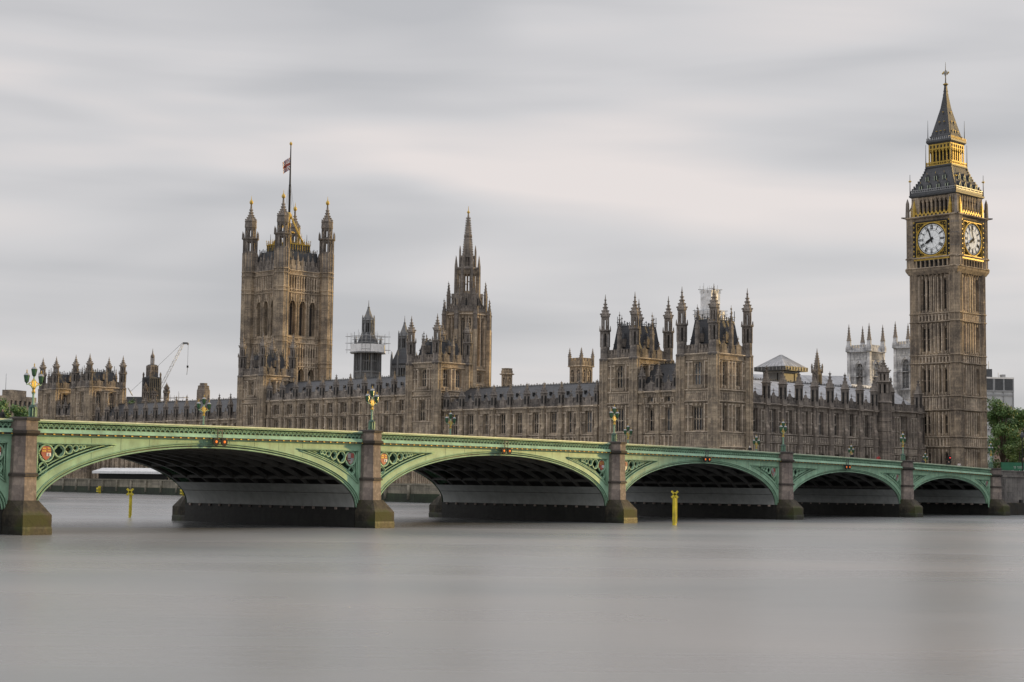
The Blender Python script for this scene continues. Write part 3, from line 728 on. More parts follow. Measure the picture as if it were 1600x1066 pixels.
def turret_mesh(r, zb, zc, zt, mat, lant=True, mat2=None):
    """octagonal turret: shaft from zb, cornice at zc, tip zt; slit openings and an open lantern"""
    key = (r, zb, zc, zt, mat, lant)
    if key in _tur: return _tur[key]
    mb = MB(); H = zt - zc; m2 = mat2 or mat
    mb.ngon(0, 0, [(zb, r), (zc, r)], 8, m2)
    for q in range(8):
        t = math.pi / 8 + q * math.pi / 4
        mb.box(r * math.cos(t) - .11, r * math.cos(t) + .11, r * math.sin(t) - .11, r * math.sin(t) + .11, zb, zc, m2)
    z = zb + 1.6
    while z < zc - .8:
        mb.ngon(0, 0, [(z, r * 1.0), (z + .06, r * 1.1), (z + .14, r * 1.1), (z + .2, r)], 8, m2, None, False, False); z += 2.1
    mb.ngon(0, 0, [(zc - .3, r), (zc, r * 1.22), (zc + .18, r * 1.22), (zc + .35, r * 1.02)], 8, mat)
    z1 = zc + H * .20; z2 = zc + H * .43; z3 = zc + H * .64
    mb.ngon(0, 0, [(zc, r * .97), (z1, r * .97)], 8, mat)
    def stage(za, zb_, rr, wd):
        mb.ngon(0, 0, [(za, rr * .55), (zb_, rr * .55)], 8, 'black') if wd == 'dark' else None
        for q in range(8):
            t = math.pi / 8 + q * math.pi / 4; a = rr * .19
            mb.F = RZ(t); mb.box(rr * .8, rr * 1.06, -a, a, za, zb_, mat); mb.F = I4
        mb.ngon(0, 0, [(zb_ - (zb_ - za) * .14, rr), (zb_, rr)], 8, mat)
    stage(z1, z2, r * .95, 'dark')
    mb.ngon(0, 0, [(z2, r * .95), (z2 + .1, r * 1.25), (z2 + .35, r * 1.25), (z2 + .4, r * .9)], 8, mat)
    for q in range(8):
        t = q * math.pi / 4 + math.pi / 8; mb.F = RZ(t); mb.loft([[(r * 1.12 - .1, -.1, z2 + .3), (r * 1.12 + .1, -.1, z2 + .3), (r * 1.12 + .1, .1, z2 + .3), (r * 1.12 - .1, .1, z2 + .3)], [(r * 1.12 - .02, -.02, z2 + 1.15), (r * 1.12 + .02, -.02, z2 + 1.15), (r * 1.12 + .02, .02, z2 + 1.15), (r * 1.12 - .02, .02, z2 + 1.15)]], mat); mb.F = I4
    stage(z2 + .3, z3, r * .74, 'open')
    mb.ngon(0, 0, [(z3, r * .74), (z3 + H * .02, r * .98), (z3 + H * .05, r * .95), (z3 + H * .09, r * .70), (z3 + H * .14, r * .42), (z3 + H * .20, r * .24), (z3 + H * .26, r * .15)], 8, mat)
    mb.ngon(0, 0, [(z3 + H * .26, r * .12), (z3 + H * .275, r * .27), (z3 + H * .29, r * .12), (zt, .03)], 6, mat)
    for k in range(4):
        zz = z3 + H * (.05 + .05 * k); rr = r * (.95, .66, .42, .26)[k]
        for q in range(8):
            t = q * math.pi / 4 + math.pi / 8; x, y = rr * 1.05 * math.cos(t), rr * 1.05 * math.sin(t); mb.box(x - .1, x + .1, y - .1, y + .1, zz, zz + .22, mat)
    _tur[key] = mb.mesh('turret'); return _tur[key]
_pin = {}
def pinnacle_mesh(w, h, mat, fin=True):
    key = (w, h, mat, fin)
    if key in _pin: return _pin[key]
    mb = MB(); a = h * .52
    mb.sq(0, 0, [(0, w * .5), (a, w * .5)], mat); mb.sq(0, 0, [(a, w * .5), (a + .08, w * .64), (a + .2, w * .64), (a + .25, w * .5)], mat)
    for dx, dy in ((1, 0), (-1, 0), (0, 1), (0, -1)):
        mb.box(dx * w * .5 - .05 - abs(dy) * w * .16, dx * w * .5 + .05 + abs(dy) * w * .16, dy * w * .5 - .05 - abs(dx) * w * .16, dy * w * .5 + .05 + abs(dx) * w * .16, a * .25, a * .85, 'black' if w > .9 else mat)
    mb.sq(0, 0, [(a + .2, w * .52), (a + (h - a) * .25, w * .36), (a + (h - a) * .6, w * .14), (h * .93, w * .06)], mat)
    mb.sq(0, 0, [(h * .90, w * .05), (h * .915, w * .2), (h * .93, w * .2), (h * .945, w * .05), (h, .02)], mat)
    for k in range(3):
        zz = a + (h - a) * (.22 + .2 * k); rr = w * (.42, .26, .16)[k]
        for sx in (-1, 1):
            for sy in (-1, 1): mb.box(sx * rr - .07, sx * rr + .07, sy * rr - .07, sy * rr + .07, zz, zz + .2, mat)
    _pin[key] = mb.mesh('pinnacle'); return _pin[key]
def cresting(mb, a, b, z, mat='iron', sp=.55, h=.7):
    a = Vector(a); b = Vector(b); n = max(1, int((b - a).length / sp)); d = (b - a).normalized()
    mb.tube([(a.x, a.y, z), (b.x, b.y, z)], .07, mat, 4); mb.tube([(a.x, a.y, z + h * .45), (b.x, b.y, z + h * .45)], .05, mat, 4)
    for i in range(n + 1):
        p = a + (b - a) * i / n; hh = h * (1.0 if i % 3 else 1.45); mb.box(p.x - .05, p.x + .05, p.y - .05, p.y + .05, z, z + hh, mat)
        if i % 3 == 0: mb.box(p.x - .13, p.x + .13, p.y - .13, p.y + .13, z + hh * .7, z + hh * .82, mat)
# frames of the four faces of a box x0..x1, y0..y1 (x run left to right seen from outside)
def faces(x0, x1, y0, y1):
    def fr(o, d):
        n = (-d[1], d[0])   # inward
        return Matrix(((d[0], n[0], 0, o[0]), (d[1], n[1], 0, o[1]), (0, 0, 1, 0), (0, 0, 0, 1)))
    return {'N': (fr((x0, y0), (1, 0)), x1 - x0), 'W': (fr((x1, y0), (0, 1)), y1 - y0), 'S': (fr((x1, y1), (-1, 0)), x1 - x0), 'E': (fr((x0, y1), (0, -1)), y1 - y0)}

# ------------------------------------------------------------------ palace: pavilion towers
def pav_tower(u0, v0, wu, wv, zc, ztip, label, zs=(19.4, 21.5), roofz=None, low=True, s1='stone', mids=True, group='turreted towers of the river front'):
    o = thing('turreted_tower', PP(u0, v0, 0), PA, label, 'tower', group)
    mb = MB(); pz = MB(); st = s1
    for k, (F, Ln) in faces(0, wu, 0, wv).items():
        wins = []
        vis = k in 'NE'
        nw = 2 if k in 'NS' else 1
        for i in range(nw):
            xc = Ln * (i + .5) / nw if nw == 1 else Ln * (.30 + .40 * i)
            w = 2.7 if nw == 1 else 1.8
            if vis:
                wins.append((xc, zs[1] + 1.0, w * (.8 if nw == 1 else 1), (zc - 1.3) - zs[1] - 1.0, 'arch'))
                wins.append((xc, zs[0] - 5.2, w, 4.5, 'rect'))
                if low: wins.append((xc, 6.2, w, 4.6, 'rect'))
        wall(mb, F, Ln, GZ - .2, zc, wins, st, o)
        if vis or True:
            panels(mb, F, .9, Ln - .9, zs[1] + .4, zc - 1.1, 1.0, st, w=.2, proud=.4, wins=wins)
            panels(mb, F, .9, Ln - .9, zs[0] - 5.3, zs[0] - .2, 1.0, st, w=.2, proud=.4, wins=wins)
            panels(mb, F, .9, Ln - .9, zs[0] + .35, zs[1] - .05, .5, st, .1, .16)
            panels(mb, F, .9, Ln - .9, zs[0] - 8.0, zs[0] - 5.6, .5, st, .1, .14)
            panels(mb, F, .9, Ln - .9, GZ, zs[0] - 8.4, .7, st, wins=wins)
            for z, h, pr in ((zs[0], .35, .3), (zs[1], .35, .32), (zs[0] - 5.6, .3, .26), (zs[0] - 8.3, .3, .26), (zc - 1.0, .25, .22), (zc - .1, .45, .42)): string(mb, F, -.1, Ln + .1, z, h, st, pr)
            panels(mb, F, .8, Ln - .8, zc - .72, zc - .12, .36, st, .1, .2, cap=False)
            # bay window corbel under the great window
            for x, zb, w, h, s in wins[:1] if nw == 1 else []:
                old = mb.F; mb.F = F; mb.loft([[(x - w * .8, y, z) for y, z in ((0, zb - 1.1), (-.5, zb - .5), (-.5, zb + .1), (0, zb + .1))], [(x + w * .8, y, z) for y, z in ((0, zb - 1.1), (-.5, zb - .5), (-.5, zb + .1), (0, zb + .1))]], st); mb.F = old
            parapet(pz, F, .6, Ln - .6, zc + .3, 1.6, 'stone_grey', .8, gab=[Ln * .5] if nw == 1 else [Ln * .28, Ln * .72])
    mb.build('wall', o); pz.build('parapet', o)
    rz = (roofz or zc + 7.6)
    rf = MB(); i1, i2 = .8, 1.7
    rf.loft([[(i1, i1, zc), (wu - i1, i1, zc), (wu - i1, wv - i1, zc), (i1, wv - i1, zc)], [(i2, i2, rz - 1), (wu - i2, i2, rz - 1), (wu - i2, wv - i2, rz - 1), (i2, wv - i2, rz - 1)]], 'slate')
    # dormers in both slopes towards the river
    for x, y, dx, dy in ((wu * .5, 1.2, 1, 0), (1.2, wv * .5, 0, 1)):
        rf.box(x - .5 * dx - .5 * dy, x + .5 * dx + .6 * dy, y - .5 * dy - .5 * dx, y + .5 * dy + .6 * dx, zc + 2.4, zc + 4.0, 'stone_dark'); rf.sq(x, y, [(zc + 4.0, .55), (zc + 5.2, .05)], 'slate')
    r = rf.build('roof', o)
    ir = MB(); c4 = [(i2, i2), (wu - i2, i2), (wu - i2, wv - i2), (i2, wv - i2)]
    for p, q in zip(c4, c4[1:] + c4[:1]): cresting(ir, (*p, 0), (*q, 0), rz - 1)
    for p in c4: ir.tube([(*p, rz - 1), (*p, rz + .9)], .09, 'iron', 4)
    ir.build('cresting', r)
    tm = turret_mesh(.98, GZ - .2, zc, ztip, 'stone_dark', True, st)
    for x in (0, wu):
        for y in (0, wv): link('turret', tm, o, T(Vector((x, y, 0))))
    if mids:
        pm = pinnacle_mesh(.62, ztip - zc - 3.6, 'stone_dark')
        for x, y in ((wu / 2, -.1), (-.1, wv / 2), (wu / 2, wv + .1), (wu + .1, wv / 2)): link('pinnacle', pm, o, T(Vector((x, y, zc))))
    return o
pav_tower(0, 0, 9.8, 7.6, 28.1, 41.0, 'nearest corner tower of the river front with dark turrets and steep slate roof')
pav_tower(0, 19.3, 9.75, 7.7, 28.1, 40.9, 'turreted tower just left of the nearest corner tower, with its own steep slate roof')
pav_tower(0, 76.3, 9.0, 8.6, 29.7, 40.4, 'turreted tower in front of the slender spire, midway along the river front', (22.5, 23.6), 35.5)
pav_tower(0, 140.3, 9.0, 8.6, 29.3, 40.2, 'turreted tower in front of the great square flag tower', (22.5, 23.6), 35.5)
pav_tower(0, 222.7, 10.5, 7.7, 29.1, 38.6, 'right-hand tower of the far left pavilion, behind the nearest bridge lamp', (19.4, 21.0), 34.6)
pav_tower(0, 241.5, 10.5, 7.8, 29.1, 38.6, 'leftmost turreted tower of the far left pavilion', (19.4, 21.0), 34.6)

# ------------------------------------------------------------------ palace: wings
def wing(org, rz, Ln, bays, zc, zp, floors, ridge, rdep, ztip, label, st='stone', dk='stone_dark', pw=.95, winw=1.9, roof='slate', dorm=True, strs=(), depth=14, chim=(), edge_bays=True):
    """long range: bays = positions of the buttresses along x; windows centred between them"""
    o = thing('palace_wing', org, rz, label, 'building')
    mb = MB(); F = I4.copy()
    bs = list(bays); mids = [(a + b) / 2 for a, b in zip(bs[:-1], bs[1:])]
    if edge_bays:
        if bs[0] > 2.2: mids.insert(0, bs[0] / 2)
        if Ln - bs[-1] > 2.2: mids.append((bs[-1] + Ln) / 2)
    wins = [(x, zb, min(w, winw), h, s) for x in mids for zb, w, h, s in floors]
    wall(mb, F, Ln, GZ - .2, zc, wins, st, o)
    cuts = sorted(set([GZ, zc - .9] + [z for z in strs]))
    for a, b in zip(cuts[:-1], cuts[1:]): panels(mb, F, .3, Ln - .3, a + .35, b - .08, 1.05 if b - a > 2.4 else .6, st, .40, .20 if b - a > 2.4 else .24, wins=wins)
    panels(mb, F, .3, Ln - .3, zc - .8, zc - .1, .4, st, .1, .2, cap=False)
    for z in strs: string(mb, F, 0, Ln, z, .3, st, .26)
    string(mb, F, 0, Ln, zc - .1, .45, st, .42)
    mb.quad((0, 0, GZ), (0, depth, GZ), (0, depth, zc), (0, 0, zc), st); mb.quad((Ln, 0, GZ), (Ln, depth, GZ), (Ln, depth, zc), (Ln, 0, zc), st); mb.quad((0, depth, GZ), (Ln, depth, GZ), (Ln, depth, zc), (0, depth, zc), st)
    mb.build('wall', o)
    pz = MB(); parapet(pz, F, 0, Ln, zc + .3, zp - zc - .3, dk, 1.0, gab=mids); pz.build('parapet', o)
    rf = MB(); y0, y1, y2 = .9, rdep, rdep * 2 - .9
    rf.loft([[(x, y0, zc + .3), (x, y1, ridge), (x, y2, zc + .3)] for x in (0, Ln)], roof)
    if dorm:
        for x in mids:
            for dx in (-.9, .9): rf.box(x + dx - .28, x + dx + .28, y0 + .2, y0 + 1.6, zc + 1.2, zc + 2.1, dk); rf.box(x + dx - .16, x + dx + .16, y0 + .15, y0 + .3, zc + 1.35, zc + 1.95, 'black')
            rf.box(x - .12, x + .12, y1 * .55, y1 * .55 + .7, zc + (ridge - zc) * .55, zc + (ridge - zc) * .55 + .7, 'black')
    r = rf.build('roof', o)
    ir = MB(); cresting(ir, (0, y1, 0), (Ln, y1, 0), ridge, 'iron', .8, .35); ir.build('cresting', r)
    # buttresses, each with a tall pinnacle
    bm = MB(); bm.box(-pw / 2, pw / 2, -.75, .05, GZ - .2, zc - 4.2, st); bm.loft([[(-pw / 2, y, z) for y, z in ((-.75, zc - 4.2), (.05, zc - 4.2), (.05, zc), (-.5, zc), (-.55, zc - 3.9))], [(pw / 2, y, z) for y, z in ((-.75, zc - 4.2), (.05, zc - 4.2), (.05, zc), (-.5, zc), (-.55, zc - 3.9))]], st)
    bm.box(-pw / 2 - .06, pw / 2 + .06, -.82, .05, zc - .12, zc + .35, st)
    for z in strs: bm.box(-pw / 2 - .06, pw / 2 + .06, -.86, .02, z + .05, z + .28, st)
    for x in (-pw * .25, pw * .25):
        for za, zb in ((zc - 3.6, zc - .4), (zc - 8, zc - 4.6)): bm.box(x - .1, x + .1, -.6 if za > zc - 4 else -.8, -.4, za, zb, st)
    bme = bm.mesh('buttress'); pm = pinnacle_mesh(pw, ztip - zc - .2, dk)
    for x in bs:
        b = link('buttress', bme, o, T(Vector((x, 0, 0)))); link('pinnacle', pm, b, T(Vector((0, -.25, zc + .25))))
    cm = None
    for cx, cy, cw, cz in chim:
        c = MB(); c.box(cx - cw, cx + cw, cy - .5, cy + .5, zc, cz, dk); c.box(cx - cw - .12, cx + cw + .12, cy - .62, cy + .62, cz - .35, cz, dk)
        for q in range(4): c.ngon(cx - cw + .3 + q * (2 * cw - .6) / 3, cy, [(cz, .16), (cz + .5, .13)], 6, dk)
        c.build('chimney', r)
    return o
E90 = PA - math.pi / 2
FL1 = [(14.2, 1.9, 4.4, 'rect'), (6.3, 1.9, 4.8, 'rect')]
def eb(vmax, vs): return [round(vmax - v, 2) for v in sorted(vs, reverse=True) if v < vmax]
wing(PP(1.8, 76.3), E90, 49.3, eb(76.3, [30.4 + 4.92 * k for k in range(10)]), 19.3, 21.2, FL1, 24.5, 7, 24.6, 'low wing with slate roof between the corner pavilion and the tower before the spire', strs=(13.6, 11.2))
wing(PP(.8, 140.3), E90, 55.4, eb(140.3, [85.9 + 5.2 * k for k in range(11)]), 22.9, 24.6, [(19.7, 1.9, 2.6, 'rect')] + FL1, 27.9, 7, 28.6, 'taller middle range of the river front, left of the spire, three rows of windows', strs=(18.9, 13.6, 11.2))
wing(PP(1.8, 222.7), E90, 73.8, eb(222.7, [150.9 + 4.95 * k for k in range(15)]), 18.9, 20.6, FL1, 24.6, 7, 25.6, 'low far wing with slate roof between the flag tower and the leftmost pavilion', strs=(13.6, 11.2), dk='stone_grey')
wing(PP(.6, 19.3), E90, 11.7, [1.6, 5.85, 10.1], 21.5, 23.2, [(19.7, 2.6, 1.2, 'rect'), (14.2, 1.5, 4.4, 'rect'), (6.3, 1.5, 4.8, 'rect')], 27.2, 5, 27.0, 'short recessed link between the two nearest corner towers', strs=(19.2, 13.6, 11.2), winw=1.5, edge_bays=False)
wing(PP(.6, 241.5), E90, 11.1, [1.6, 5.5, 9.5], 21.2, 23.0, [(14.2, 1.5, 4.4, 'rect'), (6.3, 1.5, 4.8, 'rect')], 26.6, 5, 26.4, 'short recessed link between the two towers of the far left pavilion', strs=(19.2, 13.6, 11.2), winw=1.5, edge_bays=False)
nf = [17.2 - 11 + 5.12 * k for k in range(8)]
wing(PP(11, 1.5), PA, 47.0, nf + [45.6], 19.6, 21.3, [(14.3, 1.5, 4.6, 'rect'), (6.0, 1.5, 4.6, 'rect')], 24.9, 7.5, 27.0, 'long shaded north front with tall pinnacles leading from the corner tower to the clock tower', st='stone_grey', dk='stone_dark', roof='slate_lt', strs=(13.9, 12.3), pw=1.15, dorm=False, winw=1.6)
wing(PP(58.0, 2.4), PA, 15.5, [2.3, 12.8], 19.9, 21.6, [(13.4, 2.8, 6.0, 'rect'), (6.0, 2.4, 4.6, 'rect')], 25.0, 7.5, 27.2, 'short bay of the north front joining the foot of the clock tower', st='stone_grey', dk='stone_dark', roof='slate_lt', strs=(12.3, 10.8), pw=1.2, dorm=False, winw=2.8)
# stair turret where the north front meets the clock-tower bay
tb = thing('stair_turret', PP(55.9, .9), PA, 'tall dark stair turret on the north front close to the clock tower', 'turret')
link('shaft', turret_mesh(1.45, GZ, 21.5, 31.0, 'stone_dark', True, 'stone_grey'), tb)

# ------------------------------------------------------------------ great square tower with the flag
VT = Vector((-80.4, 590.6, 0))
vt = thing('square_tower', VT, PA, 'great square stone tower with four octagonal corner turrets and a flagpole', 'tower')
mb = MB(); pz = MB(); hw = 9.7; iw = 8.9
big = MB()
for k, (F, Ln) in faces(-hw, hw, -hw, hw).items():
    F = F @ T(Vector((0, .9, 0)))
    wins = []
    for i in range(3):
        xc = Ln / 2 + (i - 1) * 4.35
        wins.append((xc, 54.6, 2.7, 12.0, 'big'))
        wins.append((xc, 36.0, 2.7, 6.8, 'big'))
        for j in range(3):
            wins.append((xc + (j - 1) * 1.25, 71.4, .72, 3.6, 'slit')); wins.append((xc + (j - 1) * 1.25, 47.0, .72, 3.2, 'slit'))
        wins.append((xc, 20.0, 2.4, 9.0, 'arch'))
    wall(mb, F, Ln, GZ - .2, 77.0, wins, 'stone', vt, 1.6)
    for a, b in ((54.4, 69.3), (44.0, 51.6), (33.5, 43.4), (70.2, 75.6), (8, 33)): panels(mb, F, 2.6, Ln - 2.6, a, b, 1.1, 'stone', .45, .24, wins=wins)
    panels(mb, F, 2.6, Ln - 2.6, 76.2, 77.3, .6, 'stone', .16, .25); panels(mb, F, 2.6, Ln - 2.6, 52.3, 53.8, .6, 'stone', .16, .25)
    for z, h, pr in ((69.4, .5, .5), (70.6, .35, .4), (75.7, .5, .5), (77.2, .5, .55), (51.7, .5, .5), (53.6, .4, .4), (43.4, .5, .5), (44.8, .35, .35), (33.0, .5, .5)): string(mb, F, 2, Ln - 2, z, h, 'stone', pr)
    old = mb.F; mb.F = F
    for i in range(3):
        xc = Ln / 2 + (i - 1) * 4.35
        for sg in (-1, 1):
            mb.tube([(xc + sg * 1.55, -.25, 64.4), (xc + sg * 1.1, -.3, 66.0), (xc + sg * .2, -.3, 67.9), (xc, -.3, 69.2)], .17, 'stone', 5); mb.box(xc + sg * 1.75 - .2, xc + sg * 1.75 + .2, -.45, .05, 53, 69.2, 'stone')
            mb.tube([(xc + sg * 1.5, -.2, 40.6), (xc + sg * 1.0, -.25, 42.4), (xc, -.25, 43.3)], .15, 'stone', 5)
    mb.F = old
    parapet(pz, F, 2.2, Ln - 2.2, 77.6, 3.4, 'stone_dark', 1.1, .4, gab=[Ln / 2 - 4.35, Ln / 2, Ln / 2 + 4.35])
    for i in range(4): pz.F = F; pz.sq(2.9 + i * 4.53 + .02, 0, [(77.6, .35), (82, .3), (84.3, .03)], 'stone_dark'); pz.F = I4
mb.build('wall', vt); pz.build('parapet', vt)
tm = MB(); r = 2.62
tm.ngon(0, 0, [(GZ - .2, r * 1.04), (43, r * 1.02), (77, r)], 8, 'stone')
for q in range(8):
    t = math.pi / 8 + q * math.pi / 4; tm.F = RZ(t); tm.box(r - .12, r + .16, -.2, .2, GZ, 84.5, 'stone'); tm.F = RZ(t + math.pi / 8)
    tm.box(r * .92 - .02, r * .92 + .1, -.11, .11, GZ, 84.5, 'stone')
    for zz in range(8, 76, 3): tm.box(r * .92 - .02, r * .92 + .08, -.8, .8, zz, zz + .3, 'stone')
    tm.F = I4
for z in (33, 43.5, 44.9, 51.8, 53.6, 69.5, 70.8, 75.8, 77.3): tm.ngon(0, 0, [(z, r), (z + .12, r * 1.12), (z + .4, r * 1.12), (z + .5, r)], 8, 'stone', None, False, False)
tm.ngon(0, 0, [(77, r * .97), (84.5, r * .97)], 8, 'stone_dark')
def open_stage(tm, za, zb, rr, mat, n=8, dark=False, top=.16):
    for q in range(n):
        t = math.pi / n + q * 2 * math.pi / n; tm.F = RZ(t); tm.box(rr * .86, rr * 1.04, -rr * .13, rr * .13, za, zb, mat); tm.F = I4
        tm.F = RZ(t + math.pi / n); tm.box(rr * .84, rr * .92, -rr * .04, rr * .04, za, zb, mat); tm.F = I4
    tm.ngon(0, 0, [(zb - (zb - za) * top, rr * .98), (zb, rr)], n, mat)
    tm.ngon(0, 0, [(za, rr * .98), (za + (zb - za) * .12, rr * .98)], n, mat)
open_stage(tm, 84.5, 89.3, r * .96, 'stone_dark'); tm.ngon(0, 0, [(89.2, r), (89.5, r * 1.2), (89.9, r * 1.2), (90, r * .85)], 8, 'stone_dark')
for q in range(8):
    t = math.pi / 8 + q * math.pi / 4; tm.F = RZ(t) @ T(Vector((r * 1.08, 0, 0))); tm.sq(0, 0, [(89.8, .22), (91.2, .2), (92.4, .03)], 'stone_dark'); tm.F = I4
open_stage(tm, 90, 93.6, r * .72, 'stone_dark')
tm.ngon(0, 0, [(93.4, r * .72), (93.8, r * .84), (95.6, r * .80), (96.1, r * .86), (96.7, r * .66), (97.6, r * .44), (98.6, r * .28), (100, r * .17), (102.3, r * .10)], 8, 'stone_dark')
for k, (zz, rr) in enumerate(((96.5, .74), (97.2, .54), (98.0, .38), (99.0, .26), (100.0, .18))):
    for q in range(8):
        t = math.pi / 8 + q * math.pi / 4; x, y = r * rr * math.cos(t), r * rr * math.sin(t); tm.box(x - .16, x + .16, y - .16, y + .16, zz, zz + .4, 'stone_dark')
tme = tm.mesh('turret')
gm = MB(); gm.ngon(0, 0, [(102.2, .3), (102.6, .62), (103.1, .7), (103.6, .45), (104, .15), (105.4, .04)], 10, 'gold', None, True); gme = gm.mesh('gilded_finial')
for x in (-hw, hw):
    for y in (-hw, hw): t_ = link('turret', tme, vt, T(Vector((x, y, 0)))); link('finial', gme, t_)
rf = MB(); rf.sq(0, 0, [(77.4, 8.3), (84.5, 7.3)], 'iron')
for a, b in (((-7.3, -7.3), (7.3, -7.3)), ((7.3, -7.3), (7.3, 7.3)), ((7.3, 7.3), (-7.3, 7.3)), ((-7.3, 7.3), (-7.3, -7.3))): cresting(rf, (*a, 0), (*b, 0), 84.5, 'iron', .7, 1.0)
roof_ = rf.build('roof', vt)
cr_ = MB()   # gilded iron crown carrying the flagpole
for a, b in (((-5.6, -5.6), (5.6, -5.6)), ((5.6, -5.6), (5.6, 5.6)), ((5.6, 5.6), (-5.6, 5.6)), ((-5.6, 5.6), (-5.6, -5.6))):
    cresting(cr_, (*a, 0), (*b, 0), 87.6, 'gold', .8, 1.15); cr_.box(min(a[0], b[0]) - .15, max(a[0], b[0]) + .15, min(a[1], b[1]) - .15, max(a[1], b[1]) + .15, 84.5, 87.6, 'iron') if False else None
cr_.sq(0, 0, [(84.5, 5.4), (87.6, 5.4)], 'iron')
for q in range(4):
    cr_.F = RZ(q * math.pi / 2)
    for i in range(11): cr_.box(-5.3 + i * 1.06 - .12, -5.3 + i * 1.06 + .12, -5.6, -5.38, 85.2, 87.6, 'gold')
    cr_.box(-5.6, 5.6, -5.62, -5.4, 87.3, 87.7, 'gold')
cr_.F = I4
for sx in (-1, 1):
    for sy in (-1, 1):
        cr_.tube([(sx * 4.6, sy * 4.6, 84.5), (sx * 4.6, sy * 4.6, 91.5)], [.3, .06], 'iron', 5)
        cr_.tube([(sx * 4.2, sy * 4.2, 87.0), (sx * 2.4, sy * 2.4, 92.0), (sx * .5, sy * .5, 98.0)], .34, 'gold', 5)
        cr_.tube([(sx * 2.6, sy * 2.6, 87), (sx * 2.6, sy * 2.6, 94)], [.3, .1], 'gold', 5)
        for q in range(5): cr_.tube([(sx * (4 - q * .7), sy * (4 - q * .7), 88.5 + q * 2), (sx * (4 - q * .7), sy * (4 - q * .7), 90.0 + q * 2)], [.14, .05], 'gold', 4)
cr_.ngon(0, 0, [(92, 2.2), (92.4, 2.2)], 8, 'gold', None, False); cr_.ngon(0, 0, [(97, .6), (98, 1.0), (98.6, 1.0), (99.5, .45)], 8, 'gold')
cr_.build('gilded_crown', roof_)
fp_ = MB(); fp_.tube([(0, 0, 86), (0, 0, 105), (0, 0, 124)], [.5, .38, .18], 'black', 8); fp_.ngon(0, 0, [(123.8, .2), (124.2, .5), (124.7, .5), (125.2, .1)], 8, 'gold')
for q in range(4):
    t = q * math.pi / 2 + .4; fp_.tube([(0, 0, 112), (2.2 * math.cos(t), 2.2 * math.sin(t), 98)], .045, 'black', 4)
fp_.build('flagpole', vt)
fl = thing('flag', VT + Vector((-.25, 0, 114.8)), math.pi + R(22), 'red white and blue flag flying limply from the pole on the great square tower', 'flag')
mb = MB(); nx, nz = 60, 36; W_, H_ = 4.4, 4.6
def ujack(x, z):   # x, z in -1..1
    if abs(x) < .10 or abs(z) < .20: return 'red'
    if abs(x) < .17 or abs(z) < .33: return 'white'
    for d in (z - x, z + x):
        if abs(d) < .12: return 'red'
        if abs(d) < .34: return 'white'
    return 'blue'
def fpt(i, k):
    x = i / nx; z = k / nz; drop = -1.7 * x ** 1.3
    return (W_ * x * (.55 + .1 * z), .5 * math.sin(x * 7 + z * 1.5) * x ** .5 + .35 * math.sin(x * 13 + 2), H_ * (z - .0) * (1 - .1 * x) + drop)
for i in range(nx):
    for k in range(nz):
        mb.add([fpt(i, k), fpt(i + 1, k), fpt(i + 1, k + 1), fpt(i, k + 1)], [(0, 1, 2, 3)], ujack((i + .5) / nx * 2 - 1, (k + .5) / nz * 2 - 1), True)
mb.build('cloth', fl)
# ------------------------------------------------------------------ clock tower
CT = PP(79.7, .3)
ct = thing('clock_tower', CT, PA, 'tall clock tower with gilded white dials and a dark iron spire', 'clock tower')
mb = MB(); S1 = 'stone_tower'; hs = 5.55
stages = [(GZ - .2, 12.6), (15.2, 20.4), (23.9, 30.4), (32.7, 39.3), (41.6, 49.6)]
allF = faces(-hs, hs, -hs, hs)
for k, (F, Ln) in allF.items():
    F = F @ T(Vector((0, .35, 0)))
    wins = []
    for za, zb in stages:
        for x in (2.95, 4.05, 7.05, 8.15): wins.append((x, za + (.6 if za > 10 else 5.0), .62, zb - za - (1.4 if za > 10 else 5.8), 'slit'))
    wall(mb, F, Ln, GZ - .2, 50.2, wins, S1, ct, .5)
    for za, zb in stages + [(20.9, 23.4)]: panels(mb, F, 1.85, Ln - 1.85, za + .1, zb - .1, .92, S1, .36, .2, wins=wins)
    for za, zb in stages:       # three strong shafts dividing the face
        old = mb.F; mb.F = F
        for x in (2.2, 5.05, 6.05, 8.9): mb.box(x - .15, x + .15, -.46, .02, za, zb, S1)
        mb.F = old
    for za, zb in ((12.9, 14.9), (20.7, 23.5), (30.7, 32.3), (39.6, 41.3)):
        string(mb, F, 1.2, Ln - 1.2, za - .2, .4, S1, .45); string(mb, F, 1.2, Ln - 1.2, zb - .1, .4, S1, .45)
        panels(mb, F, 1.85, Ln - 1.85, za + .2, zb - .12, .8, S1, .40, .30, cap=True)
        old = mb.F; mb.F = F
        x = 2.0
        while x < Ln - 2: mb.loft([[(x - .28, y, zb + .25), (x + .28, y, zb + .25), (x, y, zb + .75)] for y in (-.42, -.05)], S1); x += .8
        mb.F = old
    # corbel arches under the clock stage
    old = mb.F; mb.F = F
    for i in range(9):
        x = 1.6 + i * .98; mb.loft([[(x - .12, y, z) for y, z in ((0, 48.4), (-.75, 50.0), (-.75, 50.3), (0, 50.3))], [(x + .12, y, z) for y, z in ((0, 48.4), (-.75, 50.0), (-.75, 50.3), (0, 50.3))]], S1)
    mb.F = old
